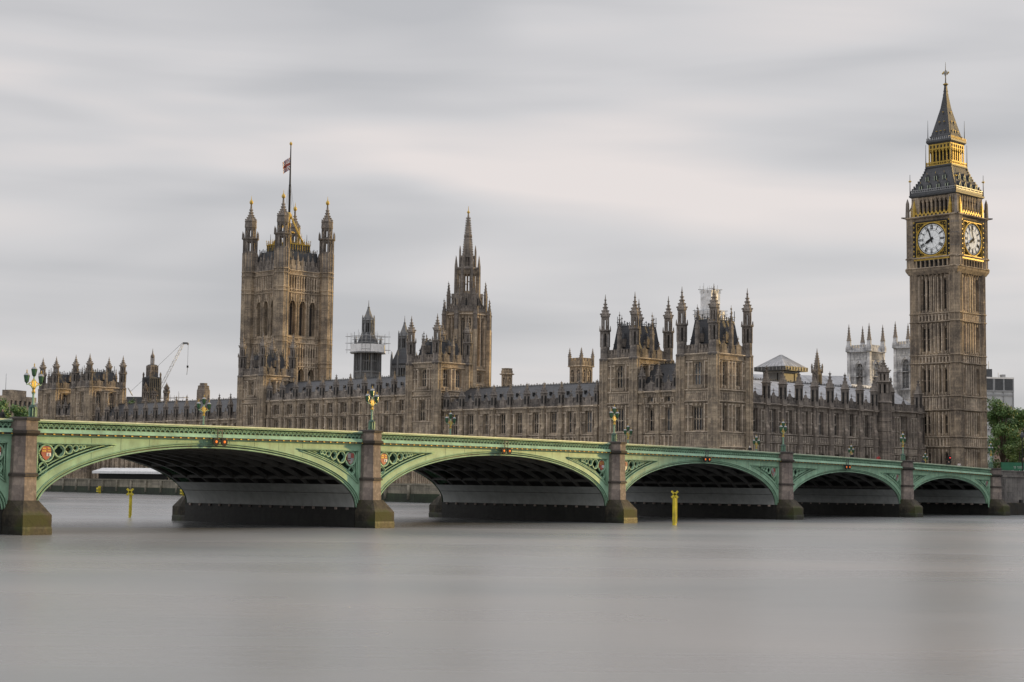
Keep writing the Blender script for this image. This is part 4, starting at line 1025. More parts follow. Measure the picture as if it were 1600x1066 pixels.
for x in (-1, 1):
    for y in (-1, 1):
        cx, cy = x * 4.75, y * 4.75
        mb.ngon(cx, cy, [(GZ - .2, 1.42), (14.5, 1.42), (14.9, 1.34), (50.2, 1.30)], 8, S1)
        for q in range(8):
            t = math.pi / 8 + q * math.pi / 4; mb.F = T(Vector((cx, cy, 0))) @ RZ(t); mb.box(1.25, 1.40, -.12, .12, 15, 50.2, S1)
            mb.F = T(Vector((cx, cy, 0))) @ RZ(t + math.pi / 8); mb.box(1.18, 1.27, -.06, .06, GZ, 50.2, S1)
            for zz in (8, 18, 26, 28.4, 34.5, 36.5, 44, 46.5): mb.box(1.18, 1.27, -.45, .45, zz, zz + .22, S1)
            mb.F = I4
        for za in (12.7, 14.8, 20.5, 23.4, 30.5, 32.2, 39.4, 41.2): mb.ngon(cx, cy, [(za, 1.3), (za + .12, 1.58), (za + .3, 1.58), (za + .42, 1.3)], 8, S1, None, False, False)
mb.sq(0, 0, [(49.8, 5.9), (50.6, 6.35), (51.0, 6.45), (51.3, 6.2)], S1)
mb.build('shaft', ct)
# clock stage
mb = MB()
mb.sq(0, 0, [(51.2, 5.75), (62.3, 5.75)], S1)
for k, (F, Ln) in faces(-6.15, 6.15, -6.15, 6.15).items():
    old = mb.F; mb.F = F
    for i in range(8):
        x = 2.35 + i * 1.085; mb.box(x - .14, x + .14, -.1, .4, 51.3, 53.3, S1)
        if i < 7: mb.box(x + .14, x + .945, .3, .38, 51.4, 52.9, 'black'); mb.tube([(x + .14, .05, 52.7), (x + .54, .05, 53.2), (x + .945, .05, 52.7)], .09, S1, 4)
    mb.F = old
    string(mb, F, 0, Ln, 53.2, .35, S1, .3); string(mb, F, 0, Ln, 51.0, .35, S1, .35); string(mb, F, 0, Ln, 62.1, .4, S1, .35)
for x in (-1, 1):
    for y in (-1, 1):
        mb.ngon(x * 5.2, y * 5.2, [(51.0, 1.32), (62.3, 1.32)], 8, S1)
        for q in range(8):
            t = math.pi / 8 + q * math.pi / 4; mb.F = T(Vector((x * 5.2, y * 5.2, 0))) @ RZ(t); mb.box(1.2, 1.38, -.12, .12, 51.2, 62.2, S1)
            mb.F = mb.F @ RZ(math.pi / 8); mb.box(1.15, 1.26, -.05, .05, 53.5, 62, S1)
            for zz in (55.5, 58.2, 60.5): mb.box(1.15, 1.26, -.45, .45, zz, zz + .25, 'stone_dark')
            mb.F = I4
        for za in (51.0, 53.2, 62.0): mb.ngon(x * 5.2, y * 5.2, [(za, 1.3), (za + .15, 1.6), (za + .4, 1.6), (za + .5, 1.3)], 8, S1, None, False, False)
        # gargoyle and corner pinnacle
        mb.F = T(Vector((x * 5.9, y * 5.9, 62.3))) @ RZ(math.atan2(y, x)); mb.loft([[(0, -.25, -.2), (0, .25, -.2), (0, .25, .3), (0, -.25, .3)], [(1.5, -.12, .05), (1.5, .12, .05), (1.5, .12, .3), (1.5, -.12, .3)]], 'stone_dark'); mb.F = I4
        mb.F = T(Vector((x * 6.0, y * 6.0, 0))); mb.sq(0, 0, [(62.2, .35), (65.6, .26), (66.6, .04)], 'stone_dark'); mb.F = I4
        mb.tube([(x * 6.0, y * 6.0, 63.2), (x * 5.2, y * 5.2, 65.4)], .14, 'stone_dark', 5)
mb.build('clock_stage', ct)
m, t_, b_ = mat_new('opal_dial_glass')
n_ = noise(t_, coords(t_), 1.5, 3); t_.links.new(mixc(t_, n_, (0.60, 0.62, 0.62), (0.72, 0.73, 0.72)), b_.inputs['Base Color']); b_.inputs['Roughness'].default_value = 0.85; b_.inputs['Specular IOR Level'].default_value = 0.1; b_.inputs['Emission Color'].default_value = (.9, .95, 1, 1); b_.inputs['Emission Strength'].default_value = 0.15; M['dial'] = m   # backlit dials; glow added to whiten them under the warm sun
def dial(F, nm):
    mb = MB(); r = 3.45; y = -.12
    mb.box(-3.95, 3.95, -.05, .5, -3.95, 3.95, 'gold')
    for a in (-3.9, 3.9):
        mb.box(a - .16, a + .16, -.32, 0, -4.05, 4.05, 'black'); mb.box(-4.05, 4.05, -.30, 0, a - .16, a + .16, 'black')
        mb.box(a * .945 - .1, a * .945 + .1, -.26, 0, -3.7, 3.7, 'gold'); mb.box(-3.7, 3.7, -.25, 0, a * .945 - .1, a * .945 + .1, 'gold')
        for i in range(16):
            z = -3.9 + i * .52; mb.box(a * 1.10 - .17, a * 1.10 + .17, -.30, .0, z - .14, z + .14, 'gold' if i % 2 else 'black')
    mb.box(-4.3, 4.3, -.28, 0, -4.45, -4.12, 'gold'); mb.box(-4.3, 4.3, -.2, 0, -4.75, -4.47, 'black')
    for sx in (-1, 1):
        for sz in (-1, 1):
            for q in (0.0, .45, .9):
                cx, cz = sx * (3.1 - q * .9), sz * (3.1 + 0 * q) if q == 0 else sz * 3.25
                mb.tube([(cx + (.36 - q * .15) * math.cos(t), -.1, cz + (.36 - q * .15) * math.sin(t)) for t in [2 * math.pi * i / 10 for i in range(10)]], .08, 'black', 4, True)
                if q: mb.tube([(sx * 3.25 + (.36 - q * .15) * math.cos(t), -.1, sz * (3.1 - q * .9) + (.36 - q * .15) * math.sin(t)) for t in [2 * math.pi * i / 10 for i in range(10)]], .08, 'black', 4, True)
    frame = mb.build('dial_frame', ct, F)
    def circ(rr, y): return [(rr * math.cos(t), y, rr * math.sin(t)) for t in [2 * math.pi * i / 64 for i in range(64)]]
    mb = MB(); mb.loft([circ(r, 0), circ(r, y)], 'dial'); d = mb.build('dial', frame)
    mb = MB()
    mb.tube(circ(r + .12, y - .05), .15, 'gold', 6, True); mb.tube(circ(r - .1, y - .03), .09, 'black', 5, True); mb.tube(circ(r * .86, y), .03, 'black', 4, True); mb.tube(circ(r * .56, y), .035, 'black', 4, True); mb.tube(circ(r * .66, y), .025, 'black', 4, True)
    for i in range(60):
        t = 2 * math.pi * i / 60; c, s = math.cos(t), math.sin(t); w = .045 if i % 5 else .09
        mb.tube([(r * .87 * c, y - .01, r * .87 * s), (r * .97 * c, y - .01, r * .97 * s)], w, 'black', 4)
    for i in range(12):
        t = 2 * math.pi * i / 12 + math.pi / 12; c, s = math.cos(t), math.sin(t); mb.tube([(r * .2 * c, y, r * .2 * s), (r * .56 * c, y, r * .56 * s)], .012, 'black', 4)
    ROM = ['XII', 'I', 'II', 'III', 'IIII', 'V', 'VI', 'VII', 'VIII', 'IX', 'X', 'XI']
    for hr, txt in enumerate(ROM):
        a = -2 * math.pi * hr / 12      # turn so that digits stand outward
        w = {'I': .17, 'V': .36, 'X': .36}; tot = sum(w[ch] for ch in txt); x = -tot / 2
        Fm = Matrix.Rotation(-a, 4, 'Y'); old = mb.F; mb.F = Fm; z0, z1 = r * .62, r * .84
        for ch in txt:
            ww = w[ch]; xm = x + ww / 2
            if ch == 'I': mb.box(xm - .055, xm + .055, y - .06, y, z0, z1, 'black')
            elif ch == 'V': mb.tube([(x + .06, y - .03, z1), (xm, y - .03, z0), (x + ww - .06, y - .03, z1)], .055, 'black', 4)
            else: mb.tube([(x + .04, y - .03, z0), (x + ww - .04, y - .03, z1)], .05, 'black', 4); mb.tube([(x + .04, y - .03, z1), (x + ww - .04, y - .03, z0)], .05, 'black', 4)
            x += ww
        mb.box(-tot / 2, tot / 2, y - .05, y, z0 - .05, z0, 'black'); mb.box(-tot / 2, tot / 2, y - .05, y, z1, z1 + .05, 'black')
        mb.F = old
    mb.build('numerals', d)
    for nm_, ang, ln, w, tail in (('hour_hand', 2 * math.pi * (7 + 57 / 60) / 12, 1.95, .26, .5), ('minute_hand', 2 * math.pi * 57 / 60, 3.1, .13, .8)):
        mb = MB(); mb.F = Matrix.Rotation(ang, 4, 'Y'); yy = y - (.2 if 'hour' in nm_ else .3)
        mb.loft([[(-w, q, 0), (-w * 1.2, q, ln * .6), (0, q, ln), (w * 1.2, q, ln * .6), (w, q, 0), (w * 1.3, q, -tail), (-w * 1.3, q, -tail)] for q in (yy, yy + .06)], 'black')
        mb.build(nm_, d)
for k, (F, Ln) in faces(-6.15, 6.15, -6.15, 6.15).items(): dial(F @ T(Vector((Ln / 2, .12, 57.3))), k)
# gilded frieze and belfry
mb = MB(); hb = 5.35
for k, (F, Ln) in faces(-5.9, 5.9, -5.9, 5.9).items():
    old = mb.F; mb.F = F
    mb.box(1.6, Ln - 1.6, -.1, .2, 62.4, 63.0, 'gold'); 
    for i in range(9):
        x = 2.0 + i * .98; mb.loft([[(x - .3, y, 63.0), (x + .3, y, 63.0), (x, y, 63.6)] for y in (-.05, .05)], 'gold'); mb.tube([(x, 0, 63.5), (x, 0, 64.2)], [.07, .03], 'gold', 4)
        mb.box(x - .2, x + .2, -.14, -.08, 62.5, 62.9, 'black')
    for x in (1.5, Ln - 1.5): mb.sq(x, 0, [(62.3, .28), (64.5, .24), (66.2, .03)], 'gold')
    mb.F = old
mb.build('gilded_frieze', ct)
mb = MB(); mb.sq(0, 0, [(62.3, 4.6), (67, 4.6)], 'black')
for k, (F, Ln) in faces(-hb, hb, -hb, hb).items():
    old = mb.F; mb.F = F
    for i in range(8):
        x = 1.75 + i * (Ln - 3.5) / 7; mb.box(x - .2, x + .2, 0, .6, 62.3, 66.9, S1)
        if i < 7:
            p = (Ln - 3.5) / 7; mb.box(x + .2, x + p - .2, .1, .5, 66.2, 66.9, S1); mb.tube([(x + .18, .05, 65.4), (x + p / 2, .05, 66.3), (x + p - .18, .05, 65.4)], .12, S1, 4)
    mb.box(0, 1.6, 0, 1.6, 62.3, 66.9, S1); mb.box(Ln - 1.6, Ln, 0, 1.6, 62.3, 66.9, S1) if False else None
    panels(mb, I4, .1, 1.6, 62.4, 66.8, .5, S1, .1, .12); panels(mb, I4, Ln - 1.6, Ln - .1, 62.4, 66.8, .5, S1, .1, .12)
    mb.F = old
mb.sq(0, 0, [(66.7, 5.35), (66.95, 5.75), (67.3, 5.8), (67.5, 5.5)], 'iron')
mb.build('belfry', ct)
mb = MB()
mb.sq(0, 0, [(67.4, 5.5), (69.0, 4.85), (70.8, 4.05), (72.2, 3.45), (73.4, 3.05)], 'slate')
mb.sq(0, 0, [(67.4, 5.6), (67.9, 5.55), (68.0, 5.35)], 'iron')
rf1 = mb.build('lower_roof', ct)
dm = MB(); dm.box(-.26, .26, -.1, 1.0, 0, .9, 'iron'); dm.loft([[(-.32, y, .9), (.32, y, .9), (0, y, 1.5)] for y in (-.16, 1.0)], 'iron'); dm.box(-.15, .15, -.13, -.09, .1, .8, 'black'); dm.tube([(0, -.1, 1.4), (0, -.1, 1.9)], [.05, .02], 'gold', 4)
for x in (-.28, .28): dm.box(x - .05, x + .05, -.16, -.05, 0, .95, 'cream_green')
dme = dm.mesh('dormer')
for k, (F, Ln) in faces(-5.5, 5.5, -5.5, 5.5).items():
    for x in (-3.2, -1.1, 1.1, 3.2): link('dormer', dme, rf1, F @ T(Vector((Ln / 2 + x, .35, 68.3))))
    for x in (-2.1, 0, 2.1): link('dormer', dme, rf1, F @ T(Vector((Ln / 2 + x, 1.2, 70.3))))
mb = MB()
for k, (F, Ln) in faces(-5.6, 5.6, -5.6, 5.6).items():
    old = mb.F; mb.F = F
    mb.box(.2, Ln - .2, .0, .1, 68.3, 68.42, 'steel'); mb.box(.2, Ln - .2, .0, .1, 67.85, 67.95, 'steel')
    for i in range(20):
        x = .3 + i * (Ln - .6) / 19; mb.box(x - .05, x + .05, .0, .1, 67.9, 68.5, 'steel')
    mb.F = old
mb.build('balustrade', rf1)
for x in (-1, 1):
    for y in (-1, 1):
        mb = MB()
        mb.tube([(x * 5.6, y * 5.6, 67.3), (x * 5.6, y * 5.6, 72)], [.12, .05], 'iron', 5); mb.box(x * 5.6 - .35, x * 5.6 + .35, y * 5.6 - .05, y * 5.6 + .05, 70.4, 70.6, 'gold'); mb.box(x * 5.6 - .05, x * 5.6 + .05, y * 5.6 - .35, y * 5.6 + .35, 70.4, 70.6, 'gold')
        mb.ngon(x * 5.6, y * 5.6, [(70.2, .08), (70.5, .24), (70.8, .08)], 6, 'gold')
        mb.build('corner_finial', rf1)
        mb = MB()
        for q in range(10):
            f = q / 10; h_ = [5.5, 5.2, 4.95, 4.6, 4.3, 4.0, 3.8, 3.55, 3.35, 3.2][q]; mb.box(x * h_ - .14, x * h_ + .14, y * h_ - .14, y * h_ + .14, 67.6 + 5.6 * f, 68.3 + 5.6 * f, 'iron')
        mb.build('hip_crockets', rf1)
        mb = MB(); mb.tube([(x * 3.15, y * 3.15, 73.3), (x * 3.15, y * 3.15, 78.6)], [.11, .04], 'iron', 5); mb.build('finial_rod', ct)
        mb = MB(); mb.tube([(x * 2.8, y * 2.8, 79.6), (x * 2.8, y * 2.8, 84)], [.1, .03], 'iron', 5); mb.build('finial_rod', ct)
mb = MB(); hl = 2.72
mb.sq(0, 0, [(73.2, 3.1), (73.5, 3.25), (73.8, 3.25), (73.9, 2.9)], 'iron')
mb.sq(0, 0, [(73.8, 1.9), (78.8, 1.9)], 'black')
for k, (F, Ln) in faces(-hl, hl, -hl, hl).items():
    old = mb.F; mb.F = F
    for i in range(7):
        x = .15 + i * (Ln - .3) / 6; mb.box(x - .11, x + .11, -.02, .2, 73.8, 78.8, 'gold')
        if i < 6:
            p = (Ln - .3) / 6; mb.box(x + .1, x + p - .1, .02, .15, 77.4, 78.8, 'gold'); mb.tube([(x + .1, .0, 76.7), (x + p / 2, .0, 77.5), (x + p - .1, .0, 76.7)], .09, 'gold', 4)
            mb.box(x + p * .3, x + p * .7, -.04, .02, 77.7, 78.3, 'black')
    mb.box(-.3, Ln + .3, -.45, -.35, 74.4, 74.55, 'gold'); mb.box(-.3, Ln + .3, -.45, -.35, 73.8, 73.95, 'gold')
    for i in range(14): x = -.2 + i * (Ln + .4) / 13; mb.box(x - .05, x + .05, -.44, -.36, 73.8, 74.7, 'gold')
    mb.F = old
mb.build('gilded_lantern', ct)
mb = MB()
mb.sq(0, 0, [(78.6, 2.75), (79.0, 3.1), (79.4, 3.1), (79.8, 2.7)], 'iron')
for k, (F, Ln) in faces(-3.05, 3.05, -3.05, 3.05).items():
    old = mb.F; mb.F = F
    for i in range(13): x = .1 + i * (Ln - .2) / 12; mb.box(x - .07, x + .07, -.02, .1, 79.3, 80.0, 'gold' if k in 'NW' else 'steel')
    mb.F = old
mb.sq(0, 0, [(79.6, 2.6), (81.0, 2.2), (83.5, 1.6), (86.7, .84), (89.8, .38), (92.1, .2)], 'slate')
sp_ = mb.build('spire', ct)
mb = MB()
for zz, h_, xs in ((80.9, 2.18, (-1.0, 0, 1.0)), (83.0, 1.68, (-.6, .6)), (85.2, 1.14, (0,))):
    for k, (F, Ln) in faces(-h_, h_, -h_, h_).items():
        old = mb.F; mb.F = F
        for x in xs: mb.box(Ln / 2 + x - .14, Ln / 2 + x + .14, -.12, .4, zz, zz + .5, 'iron'); mb.box(Ln / 2 + x - .16, Ln / 2 + x + .16, -.15, .3, zz + .5, zz + .62, 'gold')
        mb.F = old
for x in (-1, 1):
    for y in (-1, 1):
        for q in range(14):
            f = q / 14; z = 80.2 + 11 * f; h_ = [2.45, 2.1, 1.85, 1.62, 1.4, 1.2, 1.0, .84, .7, .58, .48, .4, .34, .28][q]; mb.box(x * h_ - .09, x * h_ + .09, y * h_ - .09, y * h_ + .09, z, z + .25, 'iron')
mb.build('dormers', sp_)
mb = MB(); mb.ngon(0, 0, [(91.6, .2), (91.9, .45), (92.1, .55), (92.3, .3), (92.5, .14), (97.0, .03)], 8, 'iron'); mb.ngon(0, 0, [(91.95, .5), (92.1, .62), (92.2, .5)], 8, 'gold')
for a in (0, math.pi / 2):
    mb.F = RZ(a); mb.tube([(-.75, 0, 94.6), (.75, 0, 94.6)], .07, 'iron', 4); mb.tube([(.5 * math.cos(t), 0, 94.6 + .5 * math.sin(t)) for t in [i * math.pi / 5 for i in range(10)]], .06, 'iron', 4, True); mb.F = I4
    for x in (-.75, .75): mb.ngon(x if a == 0 else 0, x if a else 0, [(94.35, .05), (94.6, .17), (94.85, .05)], 6, 'gold')
mb.build('finial_cross', sp_)

# ------------------------------------------------------------------ slender central spire
SP = Vector((-12.2, 445, 0))
so = thing('spire_tower', SP, PA, 'slender octagonal stone tower with open lantern and needle spire', 'tower')
mb = MB(); N8 = 8
def oct_frames(r):   # face frames of an octagon with flats facing the axes
    out = []; ap = r * math.cos(math.pi / 8); Ln = 2 * r * math.sin(math.pi / 8)
    for q in range(8):
        a = q * math.pi / 4; n = Vector((math.cos(a), math.sin(a))); d = Vector((-n.y, n.x))
        o = n * ap - d * Ln / 2
        out.append((Matrix(((d.x, -n.x, 0, o.x), (d.y, -n.y, 0, o.y), (0, 0, 1, 0), (0, 0, 0, 1))), Ln))
    return out
ro = 5.55
for i, (F, Ln) in enumerate(oct_frames(ro)):
    wins = [(Ln * .31, 34.8, 1.1, 12.8, 'big'), (Ln * .69, 34.8, 1.1, 12.8, 'big'), (Ln / 2, 30.4, 1.6, 2.6, 'arch')]
    wall(mb, F, Ln, 10, 49.5, wins, 'stone', so, .6)
    panels(mb, F, .5, Ln - .5, 34.6, 48.2, .8, 'stone', .36, .18, wins=wins)
    for z in (29.6, 33.6, 48.4): string(mb, F, 0, Ln, z, .4, 'stone', .4)
    old = mb.F; mb.F = F; mb.box(-.3, .45, -.55, .2, 10, 49.5, 'stone'); mb.F = old
mb.ngon(0, 0, [(10, 6.4), (28.5, 6.3), (30.5, 5.7)], 8, 'stone')
mb.build('wall', so)
pz = MB()
for F, Ln in oct_frames(ro): parapet(pz, F, 0, Ln, 49.3, 1.6, 'stone_dark', .8, .3)
pz.build('parapet', so)
pm = pinnacle_mesh(.85, 9.5, 'stone_dark')
for q in range(8):
    a = math.pi / 8 + q * math.pi / 4
    b_ = MB(); b_.F = RZ(a); b_.box(ro + .5, ro + 1.5, -.45, .45, 10, 44.5, 'stone'); b_.loft([[(ro + .2, y, z) for z, y in ((40, -.25), (40, .25), (41, .25), (41, -.25))], [(ro + 1.2, y, z) for z, y in ((38.2, -.25), (38.2, .25), (39.2, .25), (39.2, -.25))]], 'stone')
    b = b_.build('buttress', so); link('pinnacle', pm, b, T(Vector(((ro + 1.0) * math.cos(a), (ro + 1.0) * math.sin(a), 43.6))) @ RZ(a))
    link('pinnacle', pinnacle_mesh(.7, 8.2, 'stone_dark'), so, T(Vector((ro * .97 * math.cos(a), ro * .97 * math.sin(a), 49.5))) @ RZ(a))
mb = MB()
mb.ngon(0, 0, [(49.3, 5.2), (50.6, 4.5), (52.4, 3.7), (54.4, 3.35)], 8, 'stone_dark')
for q in range(8):
    a = q * math.pi / 4; mb.F = RZ(a); mb.box(3.2, 4.2, -.5, .5, 50.6, 53.4, 'stone_dark'); mb.loft([[(3.0, -.6, 53.4), (3.0, .6, 53.4), (3.0, 0, 54.6)], [(4.25, -.6, 53.4), (4.25, .6, 53.4), (4.25, 0, 54.6)]], 'stone_dark'); mb.box(4.2, 4.23, -.22, .22, 51, 53, 'black')
    mb.F = RZ(a + math.pi / 8); mb.loft([[(3.0, -.2, 49.6), (3.0, .2, 49.6), (3.0, .2, 55), (3.0, -.2, 55)], [(5.0, -.2, 49.6), (5.0, .2, 49.6), (5.0, .2, 50.6), (5.0, -.2, 50.6)]], 'stone_dark'); mb.F = I4
mb.build('drum', so)
mb = MB()
open_stage(mb, 54.3, 61.0, 3.0, 'stone', top=.2)
for q in range(8):
    a = math.pi / 8 + q * math.pi / 4; mb.F = RZ(a) @ T(Vector((3.35, 0, 0))); mb.sq(0, 0, [(53.2, .34), (62.0, .28), (64.8, .03)], 'stone_dark'); mb.F = I4
    mb.F = RZ(a); mb.box(2.75, 2.95, -.8, .8, 57.4, 57.65, 'stone'); mb.F = I4
mb.ngon(0, 0, [(60.8, 3.1), (61.2, 3.3), (61.6, 3.1), (61.7, 2.3)], 8, 'stone_dark'); mb.ngon(0, 0, [(61.5, 1.6), (64.6, 1.55)], 8, 'stone_dark')
open_stage(mb, 61.5, 64.8, 2.2, 'stone_dark')
for q in range(8):
    a = math.pi / 8 + q * math.pi / 4; mb.F = RZ(a) @ T(Vector((2.25, 0, 0))); mb.sq(0, 0, [(61.5, .2), (66.2, .17), (67.6, .03)], 'stone_dark'); mb.F = I4
mb.build('lantern', so)
mb = MB(); mb.ngon(0, 0, [(64.6, 1.8), (65.0, 1.42), (70, .92), (70.2, 1.15), (70.5, 1.15), (70.6, .84), (75.5, .30), (76.6, .16)], 8, 'stone_dark'); mb.ngon(0, 0, [(76.4, .2), (76.7, .45), (77.0, .3), (77.2, .1), (78.4, .05)], 8, 'gold')
for q in range(8):
    a = math.pi / 8 + q * math.pi / 4
    for k in range(16):
        f = k / 16; r = 1.36 + (0.36 - 1.36) * f; mb.F = RZ(a); mb.box(r - .02, r + .24, -.08, .08, 65.2 + 10.4 * f, 65.5 + 10.4 * f, 'stone_dark'); mb.F = I4
mb.build('spire', so)

# ------------------------------------------------------------------ ventilation towers of iron and stone
def vent(loc, label, zb=10, tip=55.2, grp='dark octagonal ventilation turrets behind the river front'):
    o = thing('ventilation_tower', loc, PA, label, 'tower', grp); d = tip - 55.2
    mb = MB(); mb.ngon(0, 0, [(zb, 3.75), (34.2 + d, 3.75), (34.5 + d, 3.95), (35 + d, 3.95), (35.1 + d, 1.0), (40 + d, 1.0)], 8, 'iron_grey')
    for F, Ln in oct_frames(3.55):
        old = mb.F; mb.F = F
        for i in range(5): x = Ln * i / 4; mb.box(x - .12, x + .12, -.1, .5, 34.8 + d, 41 + d, 'iron_grey')
        mb.box(0, Ln, -.1, .4, 40.2 + d, 41.2 + d, 'iron_grey'); mb.box(0, Ln, 0, .3, 37.6 + d, 37.9 + d, 'iron_grey')
        for i in range(6): x = Ln * i / 5; mb.box(x - .1, x + .1, -.15, .05, 31 + d, 34 + d, 'iron_grey')
        mb.F = old
    for q in range(8):
        a = math.pi / 8 + q * math.pi / 4; mb.F = RZ(a) @ T(Vector((3.8, 0, 0))); mb.sq(0, 0, [(33 + d, .24), (42.5 + d, .2), (45 + d, .03)], 'iron_grey'); mb.F = I4
    mb.build('body', o)
    mb = MB(); mb.ngon(0, 0, [(41 + d, 3.7), (41.4 + d, 3.8), (43 + d, 3.1), (44.5 + d, 2.4), (45.5 + d, 2.0), (46 + d, 1.7)], 8, 'slate'); mb.build('dome', o)
    mb = MB(); open_stage(mb, 45.6 + d, 49.2 + d, 1.75, 'iron_grey'); mb.ngon(0, 0, [(45.6 + d, 1.0), (49.2 + d, 1.0)], 8, 'black')
    for q in range(8):
        a = math.pi / 8 + q * math.pi / 4; mb.F = RZ(a) @ T(Vector((1.75, 0, 0))); mb.sq(0, 0, [(45.4 + d, .15), (50 + d, .12), (51 + d, .02)], 'iron_grey'); mb.F = I4
    mb.ngon(0, 0, [(49.1 + d, 1.7), (49.4 + d, 1.95), (49.7 + d, 1.6), (51.5 + d, .8), (53 + d, .3), (53.2 + d, .4), (53.4 + d, .15), (55.2 + d, .04)], 8, 'iron_grey')
    mb.build('cupola', o); return o
vent(Vector((-40.8, 470, 0)), 'dark ventilation tower wrapped by white scaffold sheeting at mid height')
vent(Vector((-30.5, 470, 0)), 'dark domed ventilation tower half hidden by the tower before the spire', tip=50.9)
# scaffold round the first
so2 = thing('scaffolding', Vector((-40.8, 470, 0)), PA, 'white sheeted scaffold platform ringing the dark ventilation tower', 'scaffold')
mb = MB()
mb.ngon(0, 0, [(40.3, 5.2), (42.5, 5.0)], 8, 'sheet', None, False, False); mb.ngon(0, 0, [(40.0, 5.3), (40.15, 5.3)], 8, 'steel'); mb.build('sheeting', so2)
def poles(mb, x0, x1, y0, y1, z0, z1, sp=1.8, r=.055):
    random.seed(3)
    xs = [x0 + (x1 - x0) * i / max(1, round((x1 - x0) / sp)) for i in range(max(1, round((x1 - x0) / sp)) + 1)]
    ys = [y0 + (y1 - y0) * i / max(1, round((y1 - y0) / sp)) for i in range(max(1, round((y1 - y0) / sp)) + 1)]
    for x in xs:
        for y in (y0, y1): mb.tube([(x, y, z0), (x, y, z1 + random.uniform(-.6, .8))], r, 'steel', 4)
    for y in ys[1:-1]:
        for x in (x0, x1): mb.tube([(x, y, z0), (x, y, z1 + random.uniform(-.6, .8))], r, 'steel', 4)
    z = z0 + 1
    while z < z1:
        for a, b in (((x0 - .6, y0), (x1 + .6, y0)), ((x0 - .6, y1), (x1 + .6, y1)), ((x0, y0 - .6), (x0, y1 + .6)), ((x1, y0 - .6), (x1, y1 + .6))): mb.tube([(*a, z), (*b, z)], r, 'steel', 4)
        z += 1.0 if z1 - z0 < 5 else 1.9
mb = MB(); poles(mb, -4.2, 4.2, -4.2, 4.2, 40, 45.6); poles(mb, -2.8, 2.8, -2.8, 2.8, 43, 46); mb.build('poles', so2)
# wrapped scaffold tower behind the nearest corner tower
wt = thing('scaffold_tower', Vector((50.2, 420, 0)), PA, 'scaffold tower wrapped in grey-white sheeting behind the nearest corner tower', 'scaffold')
def sheetbox(mb, x0, x1, y0, y1, z0, z1):
    random.seed(int(z1 * 7)); nz = 7; nx = 5; ring = []
    for k in range(nz + 1):
        z = z0 + (z1 - z0) * k / nz; r = []
        for a, b in (((x0, y0), (x1, y0)), ((x1, y0), (x1, y1)), ((x1, y1), (x0, y1)), ((x0, y1), (x0, y0))):
            for i in range(nx):
                f = i / nx; w = random.uniform(-.16, .10) if i else 0
                n = (b[1] - a[1], a[0] - b[0]); l = math.hypot(*n)
                r.append((a[0] + (b[0] - a[0]) * f + n[0] / l * w, a[1] + (b[1] - a[1]) * f + n[1] / l * w, z + random.uniform(-.1, .1)))
        ring.append(r)
    mb.loft(ring, 'sheet')
mb = MB(); sheetbox(mb, -2.7, 2.7, -2.7, 2.7, 30, 48.0); mb.build('lower_sheeting', wt)
mb = MB(); sheetbox(mb, -1.75, 1.75, -1.75, 1.75, 47.5, 53.4); mb.build('upper_sheeting', wt)
mb = MB(); poles(mb, -1.85, 1.85, -1.85, 1.85, 52.6, 54.4, 1.2); poles(mb, -2.8, 2.8, -2.8, 2.8, 46.2, 48.4, 1.4); mb.build('poles', wt)

# ------------------------------------------------------------------ smaller towers behind the river front
def small_tower(name, loc, half, zb, zc, zp, ztip, label, nwin=2, mat='stone', wz=None):
    o = thing(name, loc, PA, label, 'tower')
    mb = MB(); pz = MB()
    for k, (F, Ln) in faces(-half, half, -half, half).items():
        wins = [(Ln * (i + .5) / nwin, wz[0] if wz else zc - 4.2, Ln / nwin * .62, wz[1] if wz else 3.4, 'arch') for i in range(nwin)] if nwin else []
        wall(mb, F, Ln, zb, zc, wins, mat, o, .3); string(mb, F, -.2, Ln + .2, zc - .1, .4, mat, .4); string(mb, F, -.1, Ln + .1, zc - 5.0, .35, mat, .25)
        panels(mb, F, .3, Ln - .3, zc - 4.6, zc - .3, .6, mat, .1, .12, wins=wins)
        parapet(pz, F, 0, Ln, zc + .3, zp - zc - .3, mat, 1.0, .3)
    mb.build('wall', o); pz.build('parapet', o)
    pm = pinnacle_mesh(.6, ztip - zc, 'stone_dark')
    if ztip > zp:
        for x in (-half, half):
            for y in (-half, half): link('pinnacle', pm, o, T(Vector((x, y, zc))))
    return o
small_tower('small_tower', Vector((18.4, 440, 0)), 2.15, 10, 34.9, 37.2, 40.0, 'small square tower with four thin pinnacles left of the nearest corner towers', 2)
small_tower('small_tower', Vector((-1.2, 430, 0)), 1.0, 10, 32.0, 33.6, 33.0, 'stumpy battlemented turret poking above the slate roofs right of the spire', 1)
o = thing('chimney_tower', Vector((-88.9, 480, 0)), PA, 'squat brown octagonal chimney tower behind the far left wing', 'chimney')
mb = MB(); mb.ngon(0, 0, [(10, 1.95), (29.5, 1.9), (29.9, 1.7), (30.6, 1.6), (30.8, 1.7), (31.0, 1.1), (31.6, 1.1)], 8, 'stone_dark'); mb.build('stack', o)
for q in range(5): pass
